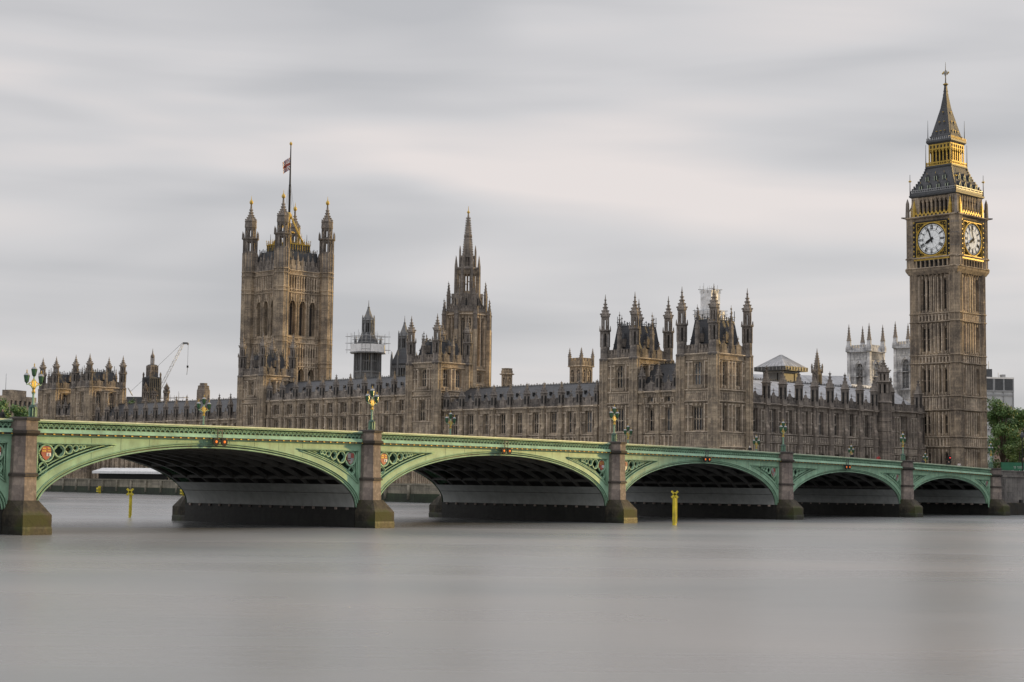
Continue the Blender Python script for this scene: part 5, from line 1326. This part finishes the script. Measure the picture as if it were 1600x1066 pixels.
# dark lantern tower far left
o = thing('lantern_tower', Vector((-104.3, 482, 0)), PA, 'dark stepped lantern tower right of the far left pavilion', 'tower')
mb = MB()
mb.sq(0, 0, [(10, 2.0), (26.5, 2.0), (27.2, 1.85), (33.2, 1.62), (33.4, 1.25), (36.8, 1.02), (37.0, .55)], 'iron')
for k, (F, Ln) in faces(-1.95, 1.95, -1.95, 1.95).items(): panels(mb, F @ T(Vector((0, .12, 0))), .1, Ln - .1, 27, 33, .6, 'iron', .2, .2)
for k, (F, Ln) in faces(-1.2, 1.2, -1.2, 1.2).items():
    panels(mb, F, .1, Ln - .1, 33.4, 36.6, .5, 'stone_dark', .12, .16)
mb.build('body', o)
mb = MB(); open_stage(mb, 37, 39.2, .55, 'stone_dark'); mb.ngon(0, 0, [(39.2, .6), (39.6, .55), (40.2, .2), (41.6, .03)], 8, 'stone_dark'); mb.build('cupola', o)
for x in (-1, 1):
    for y in (-1, 1): link('pinnacle', pinnacle_mesh(.35, 2.2, 'stone_dark'), o, T(Vector((x * 1.75, y * 1.75, 32.6))))
for dx, lb in ((-24.8, 'left'), (-18.2, 'middle'), (-12.1, 'right')):
    p = Vector((-104.3 + (-24.8 - dx) * -.0, 478, 0))
for x, lb in ((219, 'left'), (233, 'middle'), (252, 'right')):
    X = (x - 800) / 2600 * 470 - .0
    oo = thing('stair_turret', Vector((X + 1.6, 470, 0)), PA, 'small pale stair turret, the %s one of three below the dark stepped lantern tower' % lb, 'turret', 'stair turrets below the lantern tower')
    link('shaft', turret_mesh(.8, 10, 25.6, 31.2 if lb != 'middle' else 29.5, 'stone_grey', True, 'stone'), oo)
# crane
cr0 = thing('crane', Vector((-136, 620, 0)), 0, 'thin lattice jib of a construction crane rising behind the far left wing', 'crane')
mb = MB(); a = Vector((2.5, 0, 32)); b = Vector((13.2, 0, 54.3)); d = (b - a).normalized(); n1_ = Vector((-d.z, 0, d.x)) * .5; n2_ = Vector((0, .5, 0))
nn = 22
for s1_, s2_ in ((1, 1), (1, -1), (-1, 1), (-1, -1)): mb.tube([a + n1_ * s1_ + n2_ * s2_, b + n1_ * s1_ * .6 + n2_ * s2_ * .6], .04, 'steel', 4)
for i in range(nn):
    p, q = a + (b - a) * i / nn, a + (b - a) * (i + 1) / nn; s_ = 1 if i % 2 else -1
    for s2_ in (1, -1): mb.tube([p + n1_ * s_ + n2_ * s2_, q - n1_ * s_ + n2_ * s2_], .03, 'steel', 4)
    mb.tube([p + n1_ * s_ + n2_, p + n1_ * s_ - n2_], .03, 'steel', 4)
mb.build('jib', cr0)
mb = MB(); mb.box(13.0, 14.8, -.25, .25, 54.0, 54.7, 'iron_grey'); mb.ngon(14.9, 0, [(53.7, .3), (54.5, .3)], 8, 'iron_grey'); mb.build('jib_head', cr0)
mb = MB(); mb.tube([(15.0, 0, 54), (15.0, 0, 46)], .05, 'black', 4); mb.box(14.7, 15.3, -.3, .3, 45.2, 46.0, 'black'); mb.tube([(15, 0, 45.2), (14.8, 0, 42.5)], .08, 'iron', 4); mb.build('hook_block', cr0)
mb = MB(); mb.tube([(12.8, 0, 54.5), (-.3, 0, 41.5), (-6, 0, 36)], .05, 'black', 4); mb.tube([(-6, 0, 36), (-7.0, 0, 37.4), (-5.2, 0, 34.5)], .18, 'steel', 5); mb.build('stay_cable', cr0)
mb = MB(); mb.box(-7, 4, -2, 2, 28, 34, 'iron'); mb.box(-1.6, 1.6, -1.6, 1.6, 3.5, 28, 'iron'); mb.build('cab', cr0)
# roof scaffolding rails behind far wing
rs = thing('roof_scaffold', Vector((-99, 486, 0)), PA - math.pi / 2, 'thin scaffold rails on the far wing roof left of the squat chimney tower', 'scaffold')
mb = MB(); poles(mb, -5.5, 5.5, -1.5, 1.5, 24.5, 28.4, 2.2, .06); mb.build('poles', rs)

# ------------------------------------------------------------------ medieval hall roof with its tent, fleche, abbey
hl_ = thing('great_hall', Vector((52, 452, 0)), R(6), 'long pale lead hall roof behind the shaded north front', 'building')
mb = MB(); mb.loft([[(x, y, z) for y, z in ((0, 26), (0, 28), (7, 34.9), (14, 28), (14, 26))] for x in (0, 43)], 'slate_lt')
mb.box(0, 43, 1, 13, GZ, 26, 'stone_grey'); mb.build('body', hl_)
for i in range(5):
    b_ = MB(); b_.box(3 + i * 9, 3.8 + i * 9, -.4, .2, GZ, 28, 'stone_grey'); b_.sq(3.4 + i * 9, -.1, [(28, .4), (31.5, .04)], 'stone_grey'); b_.build('buttress', hl_)
tn = thing('tent_roof', Vector((70.4, 434, -1.1)), PA, 'grey pyramid canopy on a boxy white lantern above the hall roof', 'canopy')
mb = MB(); mb.sq(0, 0, [(35.0, 4.95), (36.1, 5.0)], 'iron'); 
for q in range(4):
    mb.F = RZ(q * math.pi / 2)
    for i in range(9): mb.box(-4.8 + i * 1.2 - .06, -4.8 + i * 1.2 + .06, -5.1, -5.0, 35.2, 36.0, 'steel')
mb.F = I4; mb.build('eaves', tn)
mb = MB(); mb.sq(0, 0, [(36.1, 4.8), (39.4, .25)], 'slate_lt')
for q in range(4):
    mb.F = RZ(q * math.pi / 2)
    for i in range(-3, 4): mb.tube([(i * 1.25, -4.8, 36.15), (i * .05, -.25, 39.42)], .05, 'steel', 4)
mb.F = I4; mb.build('canopy', tn)
mb = MB(); mb.sq(0, 0, [(28, 3.3), (35.0, 3.3)], 'iron_grey')
for q in range(4):
    mb.F = RZ(q * math.pi / 2); mb.box(1.2, 1.6, -3.36, -3.3, 30.5, 34.5, 'black'); mb.box(-3.3, 3.3, -3.37, -3.3, 34.6, 34.9, 'steel')
mb.F = I4; mb.build('walls', tn)
o = thing('fleche', Vector((79.1, 430, 0)), PA, 'dark crocketed stone spirelet rising from the roof right of the pyramid canopy', 'spire')
mb = MB(); mb.sq(0, 0, [(GZ, 1.0), (33.6, .9), (34, 1.1), (34.4, 1.0)], 'stone_dark')
for k, (F, Ln) in faces(-.95, .95, -.95, .95).items(): mb.F = F; mb.box(.5, Ln - .5, -.06, 0, 28, 33, 'black'); mb.F = I4
mb.build('shaft', o)
mb = MB(); mb.ngon(0, 0, [(34.4, .95), (38.6, .2), (39.9, .03)], 8, 'stone_dark')
for q in range(8):
    for k in range(7): r = .95 - .12 * k; a = math.pi / 8 + q * math.pi / 4; mb.box(r * math.cos(a) - .1, r * math.cos(a) + .1, r * math.sin(a) - .1, r * math.sin(a) + .1, 34.6 + k * .62, 34.85 + k * .62, 'stone_dark')
mb.build('spire', o)
for x in (-.95, .95):
    for y in (-.95, .95): link('pinnacle', pinnacle_mesh(.3, 2.6, 'stone_dark'), o, T(Vector((x, y, 33.4))))
def abbey(loc, label):
    o = thing('abbey_tower', loc, PA, label, 'church tower', 'twin white abbey towers')
    W = 'stone_white'; h = 4.6; mb = MB(); pz = MB()
    for k, (F, Ln) in faces(-h, h, -h, h).items():
        wins = [(Ln / 2, 39.5, 3.3, 11.6, 'arch'), (Ln / 2, 24, 3.0, 9.5, 'arch')]
        wall(mb, F, Ln, GZ - .2, 55.5, wins, W, o, .7)
        panels(mb, F, 1.2, Ln - 1.2, 52.6, 55.2, .7, W, .4, .2); panels(mb, F, 1.2, Ln - 1.2, 35.5, 38.6, .7, W, .4, .2); panels(mb, F, 1.0, Ln - 1.0, 39.2, 52.0, .85, W, .35, .16, wins=[(Ln / 2, 39, 4.4, 13.2, 'arch')])
        for z, hh, pr in ((38.6, .5, .4), (35.2, .4, .3), (55.3, .6, .7), (46.0, .35, .25)): string(mb, F, -.4 if pr > .5 else 1.2, Ln + .4 if pr > .5 else Ln - 1.2, z, hh, W, pr)
        old = mb.F; mb.F = F
        mb.tube([(Ln / 2 - 2.1, -.1, 48.6), (Ln / 2 - 1.4, -.15, 51), (Ln / 2, -.2, 52.4), (Ln / 2 + 1.4, -.15, 51), (Ln / 2 + 2.1, -.1, 48.6)], .22, W, 5)
        for x in (.1, Ln - .1):
            mb.box(x - .75, x + .75, -.7, .4, GZ, 46, W); mb.box(x - .65, x + .65, -.5, .4, 46, 55.4, W); mb.box(x - .4, x + .4, -.56, -.5, 47, 54, 'stone_grey') if False else None
            for zz in (40, 48.5): mb.box(x - .12, x + .12, -.78 if zz < 46 else -.58, 0, zz, zz + 5, W)
        mb.F = old
        parapet(pz, F, 0, Ln, 55.9, 2.4, W, 1.2, .4)
    mb.build('wall', o); pz.build('parapet', o)
    tm = MB(); tm.ngon(0, 0, [(55.8, 1.35), (57.6, 1.35), (58.6, .9), (60.0, .85)], 8, W); tm.ngon(0, 0, [(60, .95), (60.4, .95), (60.6, .75), (63, .42), (66.6, .05)], 8, 'stone_grey')
    for q in range(4):
        tm.F = RZ(q * math.pi / 2)
        for k in range(5): tm.box(.75 - .13 * k, .92 - .13 * k, -.1, .1, 60.8 + k, 61.1 + k, 'stone_grey')
    tm.F = I4; te = tm.mesh('pinnacle')
    for x in (-h, h):
        for y in (-h, h): link('pinnacle', te, o, T(Vector((x, y, 0))))
abbey(Vector((136.6, 640, 0)), 'left pale stone abbey tower with four sharp pinnacles, clear of the clock tower')
abbey(Vector((159.6, 662, 3.6)), 'right pale stone abbey tower, partly hidden by the clock tower shaft')
o = thing('church_roof', Vector((122, 600, 0)), PA, 'pale traceried gable and roof in front of the left abbey tower', 'building')
mb = MB(); mb.loft([[(x, y, z) for y, z in ((-5, GZ), (-5, 33), (0, 41), (5, 33), (5, GZ))] for x in (0, 14)], 'stone_white'); mb.build('nave', o)
mb = MB()
for q in range(9):
    z = 32 + q; y = -5 + q * 5 / 8.5; mb.box(-.4, .1, y - .3, y + .3, z, z + .8, 'stone_white')
for y in (-5, 5): mb.sq(0, y, [(GZ, .8), (36, .7), (40, .05)], 'stone_white')
mb.sq(0, 0, [(40.5, .5), (44, .05)], 'stone_white'); mb.build('gable', o)

# ------------------------------------------------------------------ office block and other far buildings
def block(name, loc, rz, L_, D_, z1, label, mat, win, rows, cols, zb=GZ, roofm='iron', extra=None, wh=.62, ww=.8):
    o = thing(name, loc, rz, label, 'building')
    mb = MB(); pn = MB()
    for k, (F, Ln) in faces(0, L_, 0, D_).items():
        nc = max(1, int(round(cols * Ln / L_))); mb.F = F; pn.F = F
        mb.box(0, Ln, 0, .4, zb, zb + .6, mat); dz = (z1 - zb - .6) / rows; dx = Ln / nc
        for r in range(rows):
            z = zb + .6 + r * dz; mb.box(0, Ln, 0, .4, z + dz * wh, z + dz, mat)
        for c in range(nc + 1):
            x = min(max(c * dx, dx * (1 - ww) / 2), Ln - dx * (1 - ww) / 2); mb.box(x - dx * (1 - ww) / 2, x + dx * (1 - ww) / 2, -.06, .35, zb, z1 - .01, mat)
        mb.F = I4; pn.quad((0, .3, zb), (Ln, .3, zb), (Ln, .3, z1), (0, .3, z1), win)
        pn.F = I4
    mb.box(.1, L_ - .1, .1, D_ - .1, z1 - .3, z1 + .02, roofm)
    mb.build('facade', o); pn.build('glazing', o); return o
M['pane_lt'] = paint('pale_curtain_glass', (0.45, 0.47, 0.48), 0.25, 0.12, 0, 0.3)
ob = block('office_block', Vector((178.5, 642, 0)), R(8), 16.4, 22, 45.0, 'pale glass and steel office block behind the trees right of the clock tower', 'steel', 'pane_lt', 9, 4, GZ, 'iron', wh=.86, ww=.94)
mb = MB(); mb.box(-.15, 16.55, -.15, 22.15, 41.6, 46.6, 'black') if False else None
for x in (0.2, 4.3, 8.5, 12.4): mb.box(x + .3, x + 3.6, -.12, 21, 42.0, 46.4, 'iron')
mb.box(-.1, 16.5, -.2, 22.2, 46.4, 47.0, 'white'); mb.box(-.1, 16.5, -.05, 22.1, 41.4, 46.4, 'steel'); mb.build('plant_screen', ob)
mb = MB(); mb.box(1, 9.5, 4, 14, 47, 50.4, 'iron'); mb.tube([(6.2, 6, 50), (6.2, 6, 60)], .16, 'steel', 5)
for q in range(8): mb.box(5.8, 6.6, 5.95, 6.05, 51 + q, 51.1 + q, 'steel')
mb.tube([(8.5, 5, 50), (8.5, 5, 53.5)], .12, 'steel', 4); mb.tube([(11.5, 3, 47), (11.5, 3, 49)], .1, 'steel', 4); mb.box(13, 14.5, 3, 5, 47, 48.3, 'steel'); mb.build('roof_plant', ob)
M['brick'] = stone('pink_brick', (0.42, 0.30, 0.24), (0.30, 0.21, 0.17), (0.5, 0.25), .3)
rb_ = block('red_brick_building', Vector((157.8, 520, 0)), R(10), 20, 15, 24.6, 'pinkish building at the right picture edge beside the big tree', 'brick', 'glass', 6, 5, wh=.4, ww=.45)
mb = MB(); mb.loft([[(x, y, z) for y, z in ((-.3, 24.6), (7.5, 29), (15.3, 24.6))] for x in (-.3, 20.3)], 'slate'); mb.build('roof', rb_)
lb1 = block('stone_office', Vector((-180, 560, 0)), R(-18), 12.6, 16, 31.0, 'cream flat-roofed building at the left picture edge with a mast', 'stone', 'glass', 8, 5, wh=.55, ww=.6)
mb = MB(); mb.box(8.6, 12.6, 2, 10, 31, 33.0, 'stone'); mb.tube([(9.2, 3, 33), (9.2, 3, 38.5)], .09, 'steel', 4); mb.build('roof_hut', lb1)
lb2 = block('glass_office', Vector((-168.5, 570, 0)), R(-14), 11, 16, 28.6, 'low glass office building with white roof edge left of the far pavilion', 'white', 'glass', 6, 4, wh=.72, ww=.8)
mb = MB(); mb.box(-.4, 11.4, -.4, 16.4, 28.6, 29.2, 'white'); mb.build('roof_slab', lb2)
mb = MB(); mb.box(2, 8, -1.5, 0, 23.3, 24.0, 'green'); mb.build('canopy', lb2)
# unseen office across the road, made taller than real to shade the low walls
pb = block('embankment_shade_office', Vector((178, 262, 0)), R(78), 120, 38, 38, 'unseen stone office beyond the right edge, made taller to shade clock tower and arches', 'stone_grey', 'glass', 9, 34, wh=.6, ww=.6)
mb = MB(); mb.loft([[(x, y, z) for y, z in ((-.4, 38), (6, 46), (32, 46), (38.4, 38))] for x in (-.4, 120.4)], 'slate')
for i in range(8):
    mb.box(6 + i * 15, 9 + i * 15, 8, 12, 45, 53, 'iron')
mb.build('roof', pb)

# ------------------------------------------------------------------ terrace marquee
mq = thing('marquee', Vector((-82.5, 419.5, GZ)), math.atan2(WD.y, WD.x), 'long white awning pavilion on the riverside terrace under the left arch', 'marquee')
mb = MB(); mb.loft([[(x, y, z) for y, z in ((0, 1.7), (0, 2.3), (3.0, 3.2), (6.0, 2.3), (6, 1.7))] for x in (0, 38)], 'sheet', True)
for i in range(20): mb.box(i * 2 - .04, i * 2 + .04, -.04, 0, 1.7, 2.3, 'steel')
mb.build('awning', mq)
mb = MB()
for i in range(14): mb.box(i * 2.9 - .13, i * 2.9 + .13, 0, .2, 0, 1.75, 'white')
for i in range(13):
    if i % 3: mb.box(i * 2.9 + .4, i * 2.9 + 1.4, .5, 1.2, 0, .9, 'iron')
    else: mb.box(i * 2.9 + .3, i * 2.9 + 1.9, .3, .4, 0, 2.0, 'glass')
mb.build('posts', mq)
mb = MB(); mb.box(.2, 37.8, 4, 4.2, 0, 2.4, 'black'); mb.build('back_wall', mq)
for i in range(5):
    p = W1 + WD * (72 + i * 7.2) + Vector((.5, .6, 3.8))
    o = thing('terrace_lamp', p, 0, 'small dark globe lamp on the terrace wall, number %s from the right of the row before the awning' % ('one', 'two', 'three', 'four', 'five')[i], 'lamp', 'small lamps on the terrace wall')
    o['label'] = 'small dark lamp on the terrace wall, ' + ('nearest the dark pier end', 'second from the dark pier end', 'in the middle of its row before the awning', 'second from the left end of its row', 'leftmost, by the pink end of the awning')[i]
    mb = MB(); mb.tube([(0, 0, 0), (0, 0, 1.7)], [.09, .05], 'black', 6); mb.build('post', o)
    mb = MB(); mb.ngon(0, 0, [(1.7, .1), (1.85, .2), (2.2, .24), (2.4, .08), (2.6, .02)], 8, 'iron'); mb.build('lantern', o)

# ------------------------------------------------------------------ trees
def tree(x, y, z, h, r, n, label, leaf='leaf', seed=1, size=.55, group=None, sq=1.0):
    rnd = random.Random(seed)
    o = thing('tree', (x, y, z), rnd.uniform(0, 6), label, 'tree', group)
    mb = MB(); th = h * .3
    mb.tube([(0, 0, -.3), (.1, .05, th * .5), (0, .1, th), (.1, 0, h * .75)], [h * .026, h * .02, h * .016, h * .004], 'bark', 8)
    lobes = []
    for i in range(26):
        a = rnd.uniform(0, 6.28); u = rnd.random(); zz = h * (.16 + .78 * u); rr = r * math.sqrt(max(.08, 1 - ((u - .40) / .66) ** 2)) * rnd.uniform(.35, .92)
        lobes.append((rr * math.cos(a), rr * math.sin(a) * sq, zz, r * rnd.uniform(.2, .38)))
    lobes.append((0, 0, h * .86, r * .4))
    for l in lobes[::2]: mb.tube([(0, 0, th * rnd.uniform(.6, 1.1)), (l[0] * .5, l[1] * .5, l[2] * .85), (l[0] * .92, l[1] * .92, l[2])], [h * .009, h * .006, h * .002], 'bark', 5)
    mb.build('trunk', o)
    cb = MB(); i1, vs, fs = 0, [], []
    for k in range(n):
        l = rnd.choice(lobes); d = Vector((rnd.gauss(0, 1), rnd.gauss(0, 1), rnd.gauss(0, .8))).normalized() * l[3] * (rnd.random() ** .4) * rnd.uniform(.85, 1.2)
        p = Vector(l[:3]) + d
        nrm = (d.normalized() + Vector((rnd.gauss(0, .6), rnd.gauss(0, .6), rnd.gauss(.3, .6)))).normalized()
        a = nrm.orthogonal().normalized(); a = Matrix.Rotation(rnd.uniform(0, 6.28), 3, nrm) @ a; b = nrm.cross(a); s = size * rnd.uniform(.5, 1.25)
        q = len(vs); vs += [p - a * s * .5, p + b * s * .32, p + a * s * .5 + nrm * s * .1, p - b * s * .32]; fs.append((q, q + 1, q + 2, q + 3))
    cb.add(vs, fs, leaf); cb.build('crown', o); return o
tree(114.5, 388, 4, 21.2, 5.6, 11000, 'tallest dark green tree right beside the clock tower', seed=3)
tree(120.0, 392, 4, 19.2, 5.0, 9500, 'rounded dark green tree overlapping the pale office block', seed=5)
tree(127, 390, 4, 14.2, 5.0, 5000, 'dark green tree at the right picture edge, shorter than its neighbours', seed=9)
tree(107.5, 352, 5, 9.6, 3.6, 4200, 'light green bushy tree in front of the dark ones beside the clock tower', 'leaf2', 11, .45)
tree(113.0, 350, 5, 8.0, 3.2, 3600, 'low light green tree above the green hoarding', 'leaf2', 12, .45)
tree(118.5, 356, 5, 7.6, 3.2, 3000, 'small mid green tree at the right edge behind the tall dark lamp post', 'leaf', 14, .45)
for i, (x, y, h, r, s) in enumerate(((-104.8, 340, 16.6, 3.6, 21), (-101.6, 344, 15.8, 3.2, 22), (-98.2, 346, 12.6, 3.0, 23), (-96.6, 352, 12.8, 2.4, 24), (-110, 345, 15, 5, 25))):
    tree(x, y, GZ, h, r, 4200, ('bright green tree at the far left picture edge', 'leafy green tree left of the nearest bridge lamp', 'lower green tree directly behind the nearest bridge lamp', 'small green tree touching the far left pavilion', 'green tree just beyond the left picture edge')[i], 'leaf', s, .5)
tree(-114.5, 500, GZ, 25, 4, 3000, 'green treetop peeping over the roof right of the far left pavilion', 'leaf', 31, .6)
# ------------------------------------------------------------------ road level things by the right end of the bridge
rd = MB()
for s0 in range(-14, -120, -6): rd.quad(BR(s0, .3, 6.2), BR(s0 - 6, .3, 6.2), BR(s0 - 6, BW, 6.2), BR(s0, BW, 6.2), 'asphalt')
rd.quad(BR(0, .3, 6.2), BR(-14, .3, 6.2), BR(-14, BW, 6.2), BR(0, BW, 6.2), 'asphalt')
struct(rd.build('bridge_road'))
rd = MB(); rd.box(-.1, 0, 0, 0, 0, 0, 'soil') if False else None
pv = MB(); q4 = [BR(-14, .4), BR(-90, .4), BR(-90, -40), BR(-14, -3)]
o = thing('hoarding', Vector((99.0, 326, 6.2)), math.pi + R(8), 'dark green site hoarding with pale lettering by the right end of the bridge', 'hoarding')
mb = MB(); mb.box(-3.4, 3.0, -.05, .05, .0, 3.0, 'green_hoard') if False else None
M['hoard'] = paint('hoarding_green', (0.03, 0.16, 0.085), .5, .15)
mb.box(-3.2, 3.2, -.06, .06, .2, 3.2, 'hoard')
for x in (-3.2, -1.1, 1.1, 3.2): mb.box(x - .06, x + .06, -.12, -.06, 0, 3.2, 'hoard')
mb.build('panel', o)
mb = MB(); random.seed(5)
for r_, (n_, z_) in enumerate(((7, 2.2), (16, 1.4))):
    for i in range(n_):
        x = -n_ * .13 + i * .26
        if i % 6 == 4: continue
        mb.box(x - .07, x - .03, .06, .075, z_ - .22, z_ + .22, 'white'); mb.box(x - .03, x + .08, .06, .075, z_ + random.choice((-.22, -.02, .16)), z_ + random.choice((-.16, .06, .22)) + .06, 'white') if r_ else mb.box(x - .03, x + .08, .06, .075, z_ + .14, z_ + .22, 'white')
mb.build('lettering', o)
o = thing('lamp_post', Vector((92.1, 300, 6.2)), BROT, 'tall dark lamp post with a round lantern at the right picture edge', 'lamp post')
mb = MB(); mb.ngon(0, 0, [(0, .22), (1.2, .2), (1.3, .11), (7.2, .08)], 8, 'black'); mb.build('post', o)
mb = MB(); mb.ngon(0, 0, [(7.1, .1), (7.3, .28), (7.7, .38), (8.1, .28), (8.3, .08), (8.6, .02)], 10, 'iron'); mb.build('lantern', o)
o = thing('traffic_light', BR(-22.0, 17, 6.3), BROT, 'black traffic signal showing red at the foot of the clock tower', 'traffic light')
mb = MB(); mb.tube([(0, 0, 0), (0, 0, 2.9)], .08, 'black', 6); mb.build('post', o)
mb = MB(); mb.box(-.28, .28, -.2, .2, 2.2, 3.7, 'black'); 
for z in (2.5, 2.95, 3.4): mb.tube([(0, .2, z + .17), (0, .42, z + .15)], [.17, .15], 'black', 8)
h_ = mb.build('signal_head', o)
for z, m_ in ((3.4, 'redlamp'), (2.95, 'black'), (2.5, 'black')):
    mb = MB(); mb.loft([[(.14 * math.cos(q * .6283), y, z + .14 * math.sin(q * .6283)) for q in range(10)] for y in (.2, .26)], m_); mb.build('lens', h_)
# ------------------------------------------------------------------ people on the bridge pavements
def person(loc, rz, top, legs, label, stride=.22, hair='hair', arm=.15):
    P = [((0, 0, .95), .15), ((0, 0, 1.15), .135), ((0, 0, 1.38), .16), ((0, 0, 1.5), .07), ((0, .01, 1.6), .085), ((0, .02, 1.7), .095)]
    vs = [p for p, r in P]; rr = [r for p, r in P]; es = [(0, 1), (1, 2), (2, 3), (3, 4), (4, 5)]
    def chain(a, pts):
        for p, r in pts:
            vs.append(p); rr.append(r); es.append((a, len(vs) - 1)); a = len(vs) - 1
    for sx, s in ((-1, 1), (1, -1)):
        chain(0, [((sx * .1, 0, .88), .11), ((sx * .11, s * stride * .6, .5), .075), ((sx * .11, s * stride * .9 - .04, .1), .05), ((sx * .11, s * stride * .9 + .12, .04), .04)])
        chain(2, [((sx * .2, 0, 1.4), .07), ((sx * .25, -s * arm * .5, 1.12), .05), ((sx * .25, -s * arm + .08, .88), .04), ((sx * .25, -s * arm + .12, .78), .035)])
    me = bpy.data.meshes.new('person'); me.from_pydata([Vector(v) for v in vs], es, []); o = bpy.data.objects.new('person', me); COL.objects.link(o)
    md = o.modifiers.new('s', 'SKIN'); 
    for i, v in enumerate(me.skin_vertices[0].data): v.radius = (rr[i], rr[i] * (.75 if i in (1, 2) else 1)); v.use_root = i == 0
    ss = o.modifiers.new('u', 'SUBSURF'); ss.levels = 1; ss.render_levels = 1
    dg = bpy.context.evaluated_depsgraph_get(); me2 = bpy.data.meshes.new_from_object(o.evaluated_get(dg)); o.modifiers.clear(); o.data = me2
    me2.materials.clear()
    for k in (top, legs, M['skin'], M[hair], M['black']): me2.materials.append(k)
    for p in me2.polygons:
        c = p.center; z = c.z
        p.material_index = 4 if z < .1 else 1 if z < .9 and abs(c.x) < .19 else 2 if (z > 1.5 and not (z > 1.7 or c.y < -.02)) or (z < .86 and abs(c.x) > .19) else 3 if z > 1.5 else 0
        p.use_smooth = True
    o.location = loc; o.rotation_euler = (0, 0, rz); return tag(o, label, 'person')
def cloth(nm, c): M[nm] = paint(nm, c, .85, .1); return M[nm]
navy, grey_, redc, pale, dark = cloth('navy_cloth', (.03, .035, .06)), cloth('grey_cloth', (.2, .2, .21)), cloth('red_cloth', (.35, .04, .04)), cloth('pale_cloth', (.55, .52, .5)), cloth('dark_cloth', (.02, .02, .022))
def onb(s, n, dz=-.95): return BR(s, n, TP(s) + dz)
person(onb(182.7, 1.5), BROT + 1.57, dark, dark, 'person in dark clothes behind the parapet left of the nearest lamp')
person(onb(185.2, 2.0), BROT - 1.57, pale, navy, 'person in a pale top behind the parapet at the far left')
person(onb(184.1, 3.2), BROT - 1.57, cloth('lilac_cloth', (.5, .38, .42)), grey_, 'person in a lilac top, second from the left picture edge')
person(onb(70.8, 2.0), BROT + 1.57, dark, navy, 'person with light headgear beside the small far lamp below the corner pavilion', hair='white')
person(onb(35.2, 1.8), BROT + 1.57, redc, dark, 'person in a red coat left of the near lamp before the clock tower')
person(onb(42.5, 2.2), BROT - 1.57, dark, dark, 'person in black walking between the red coat and the fourth arch crown')
person(onb(20.0, 2.0), BROT + 1.57, navy, dark, 'person in navy walking in front of the clock tower base')
person(onb(7.0, 2.0), BROT + 1.57, pale, grey_, 'person in a pale jacket near the right end of the bridge')
person(onb(11.5, 1.7), BROT - 1.57, dark, navy, 'person in dark clothes just left of the pale jacket')
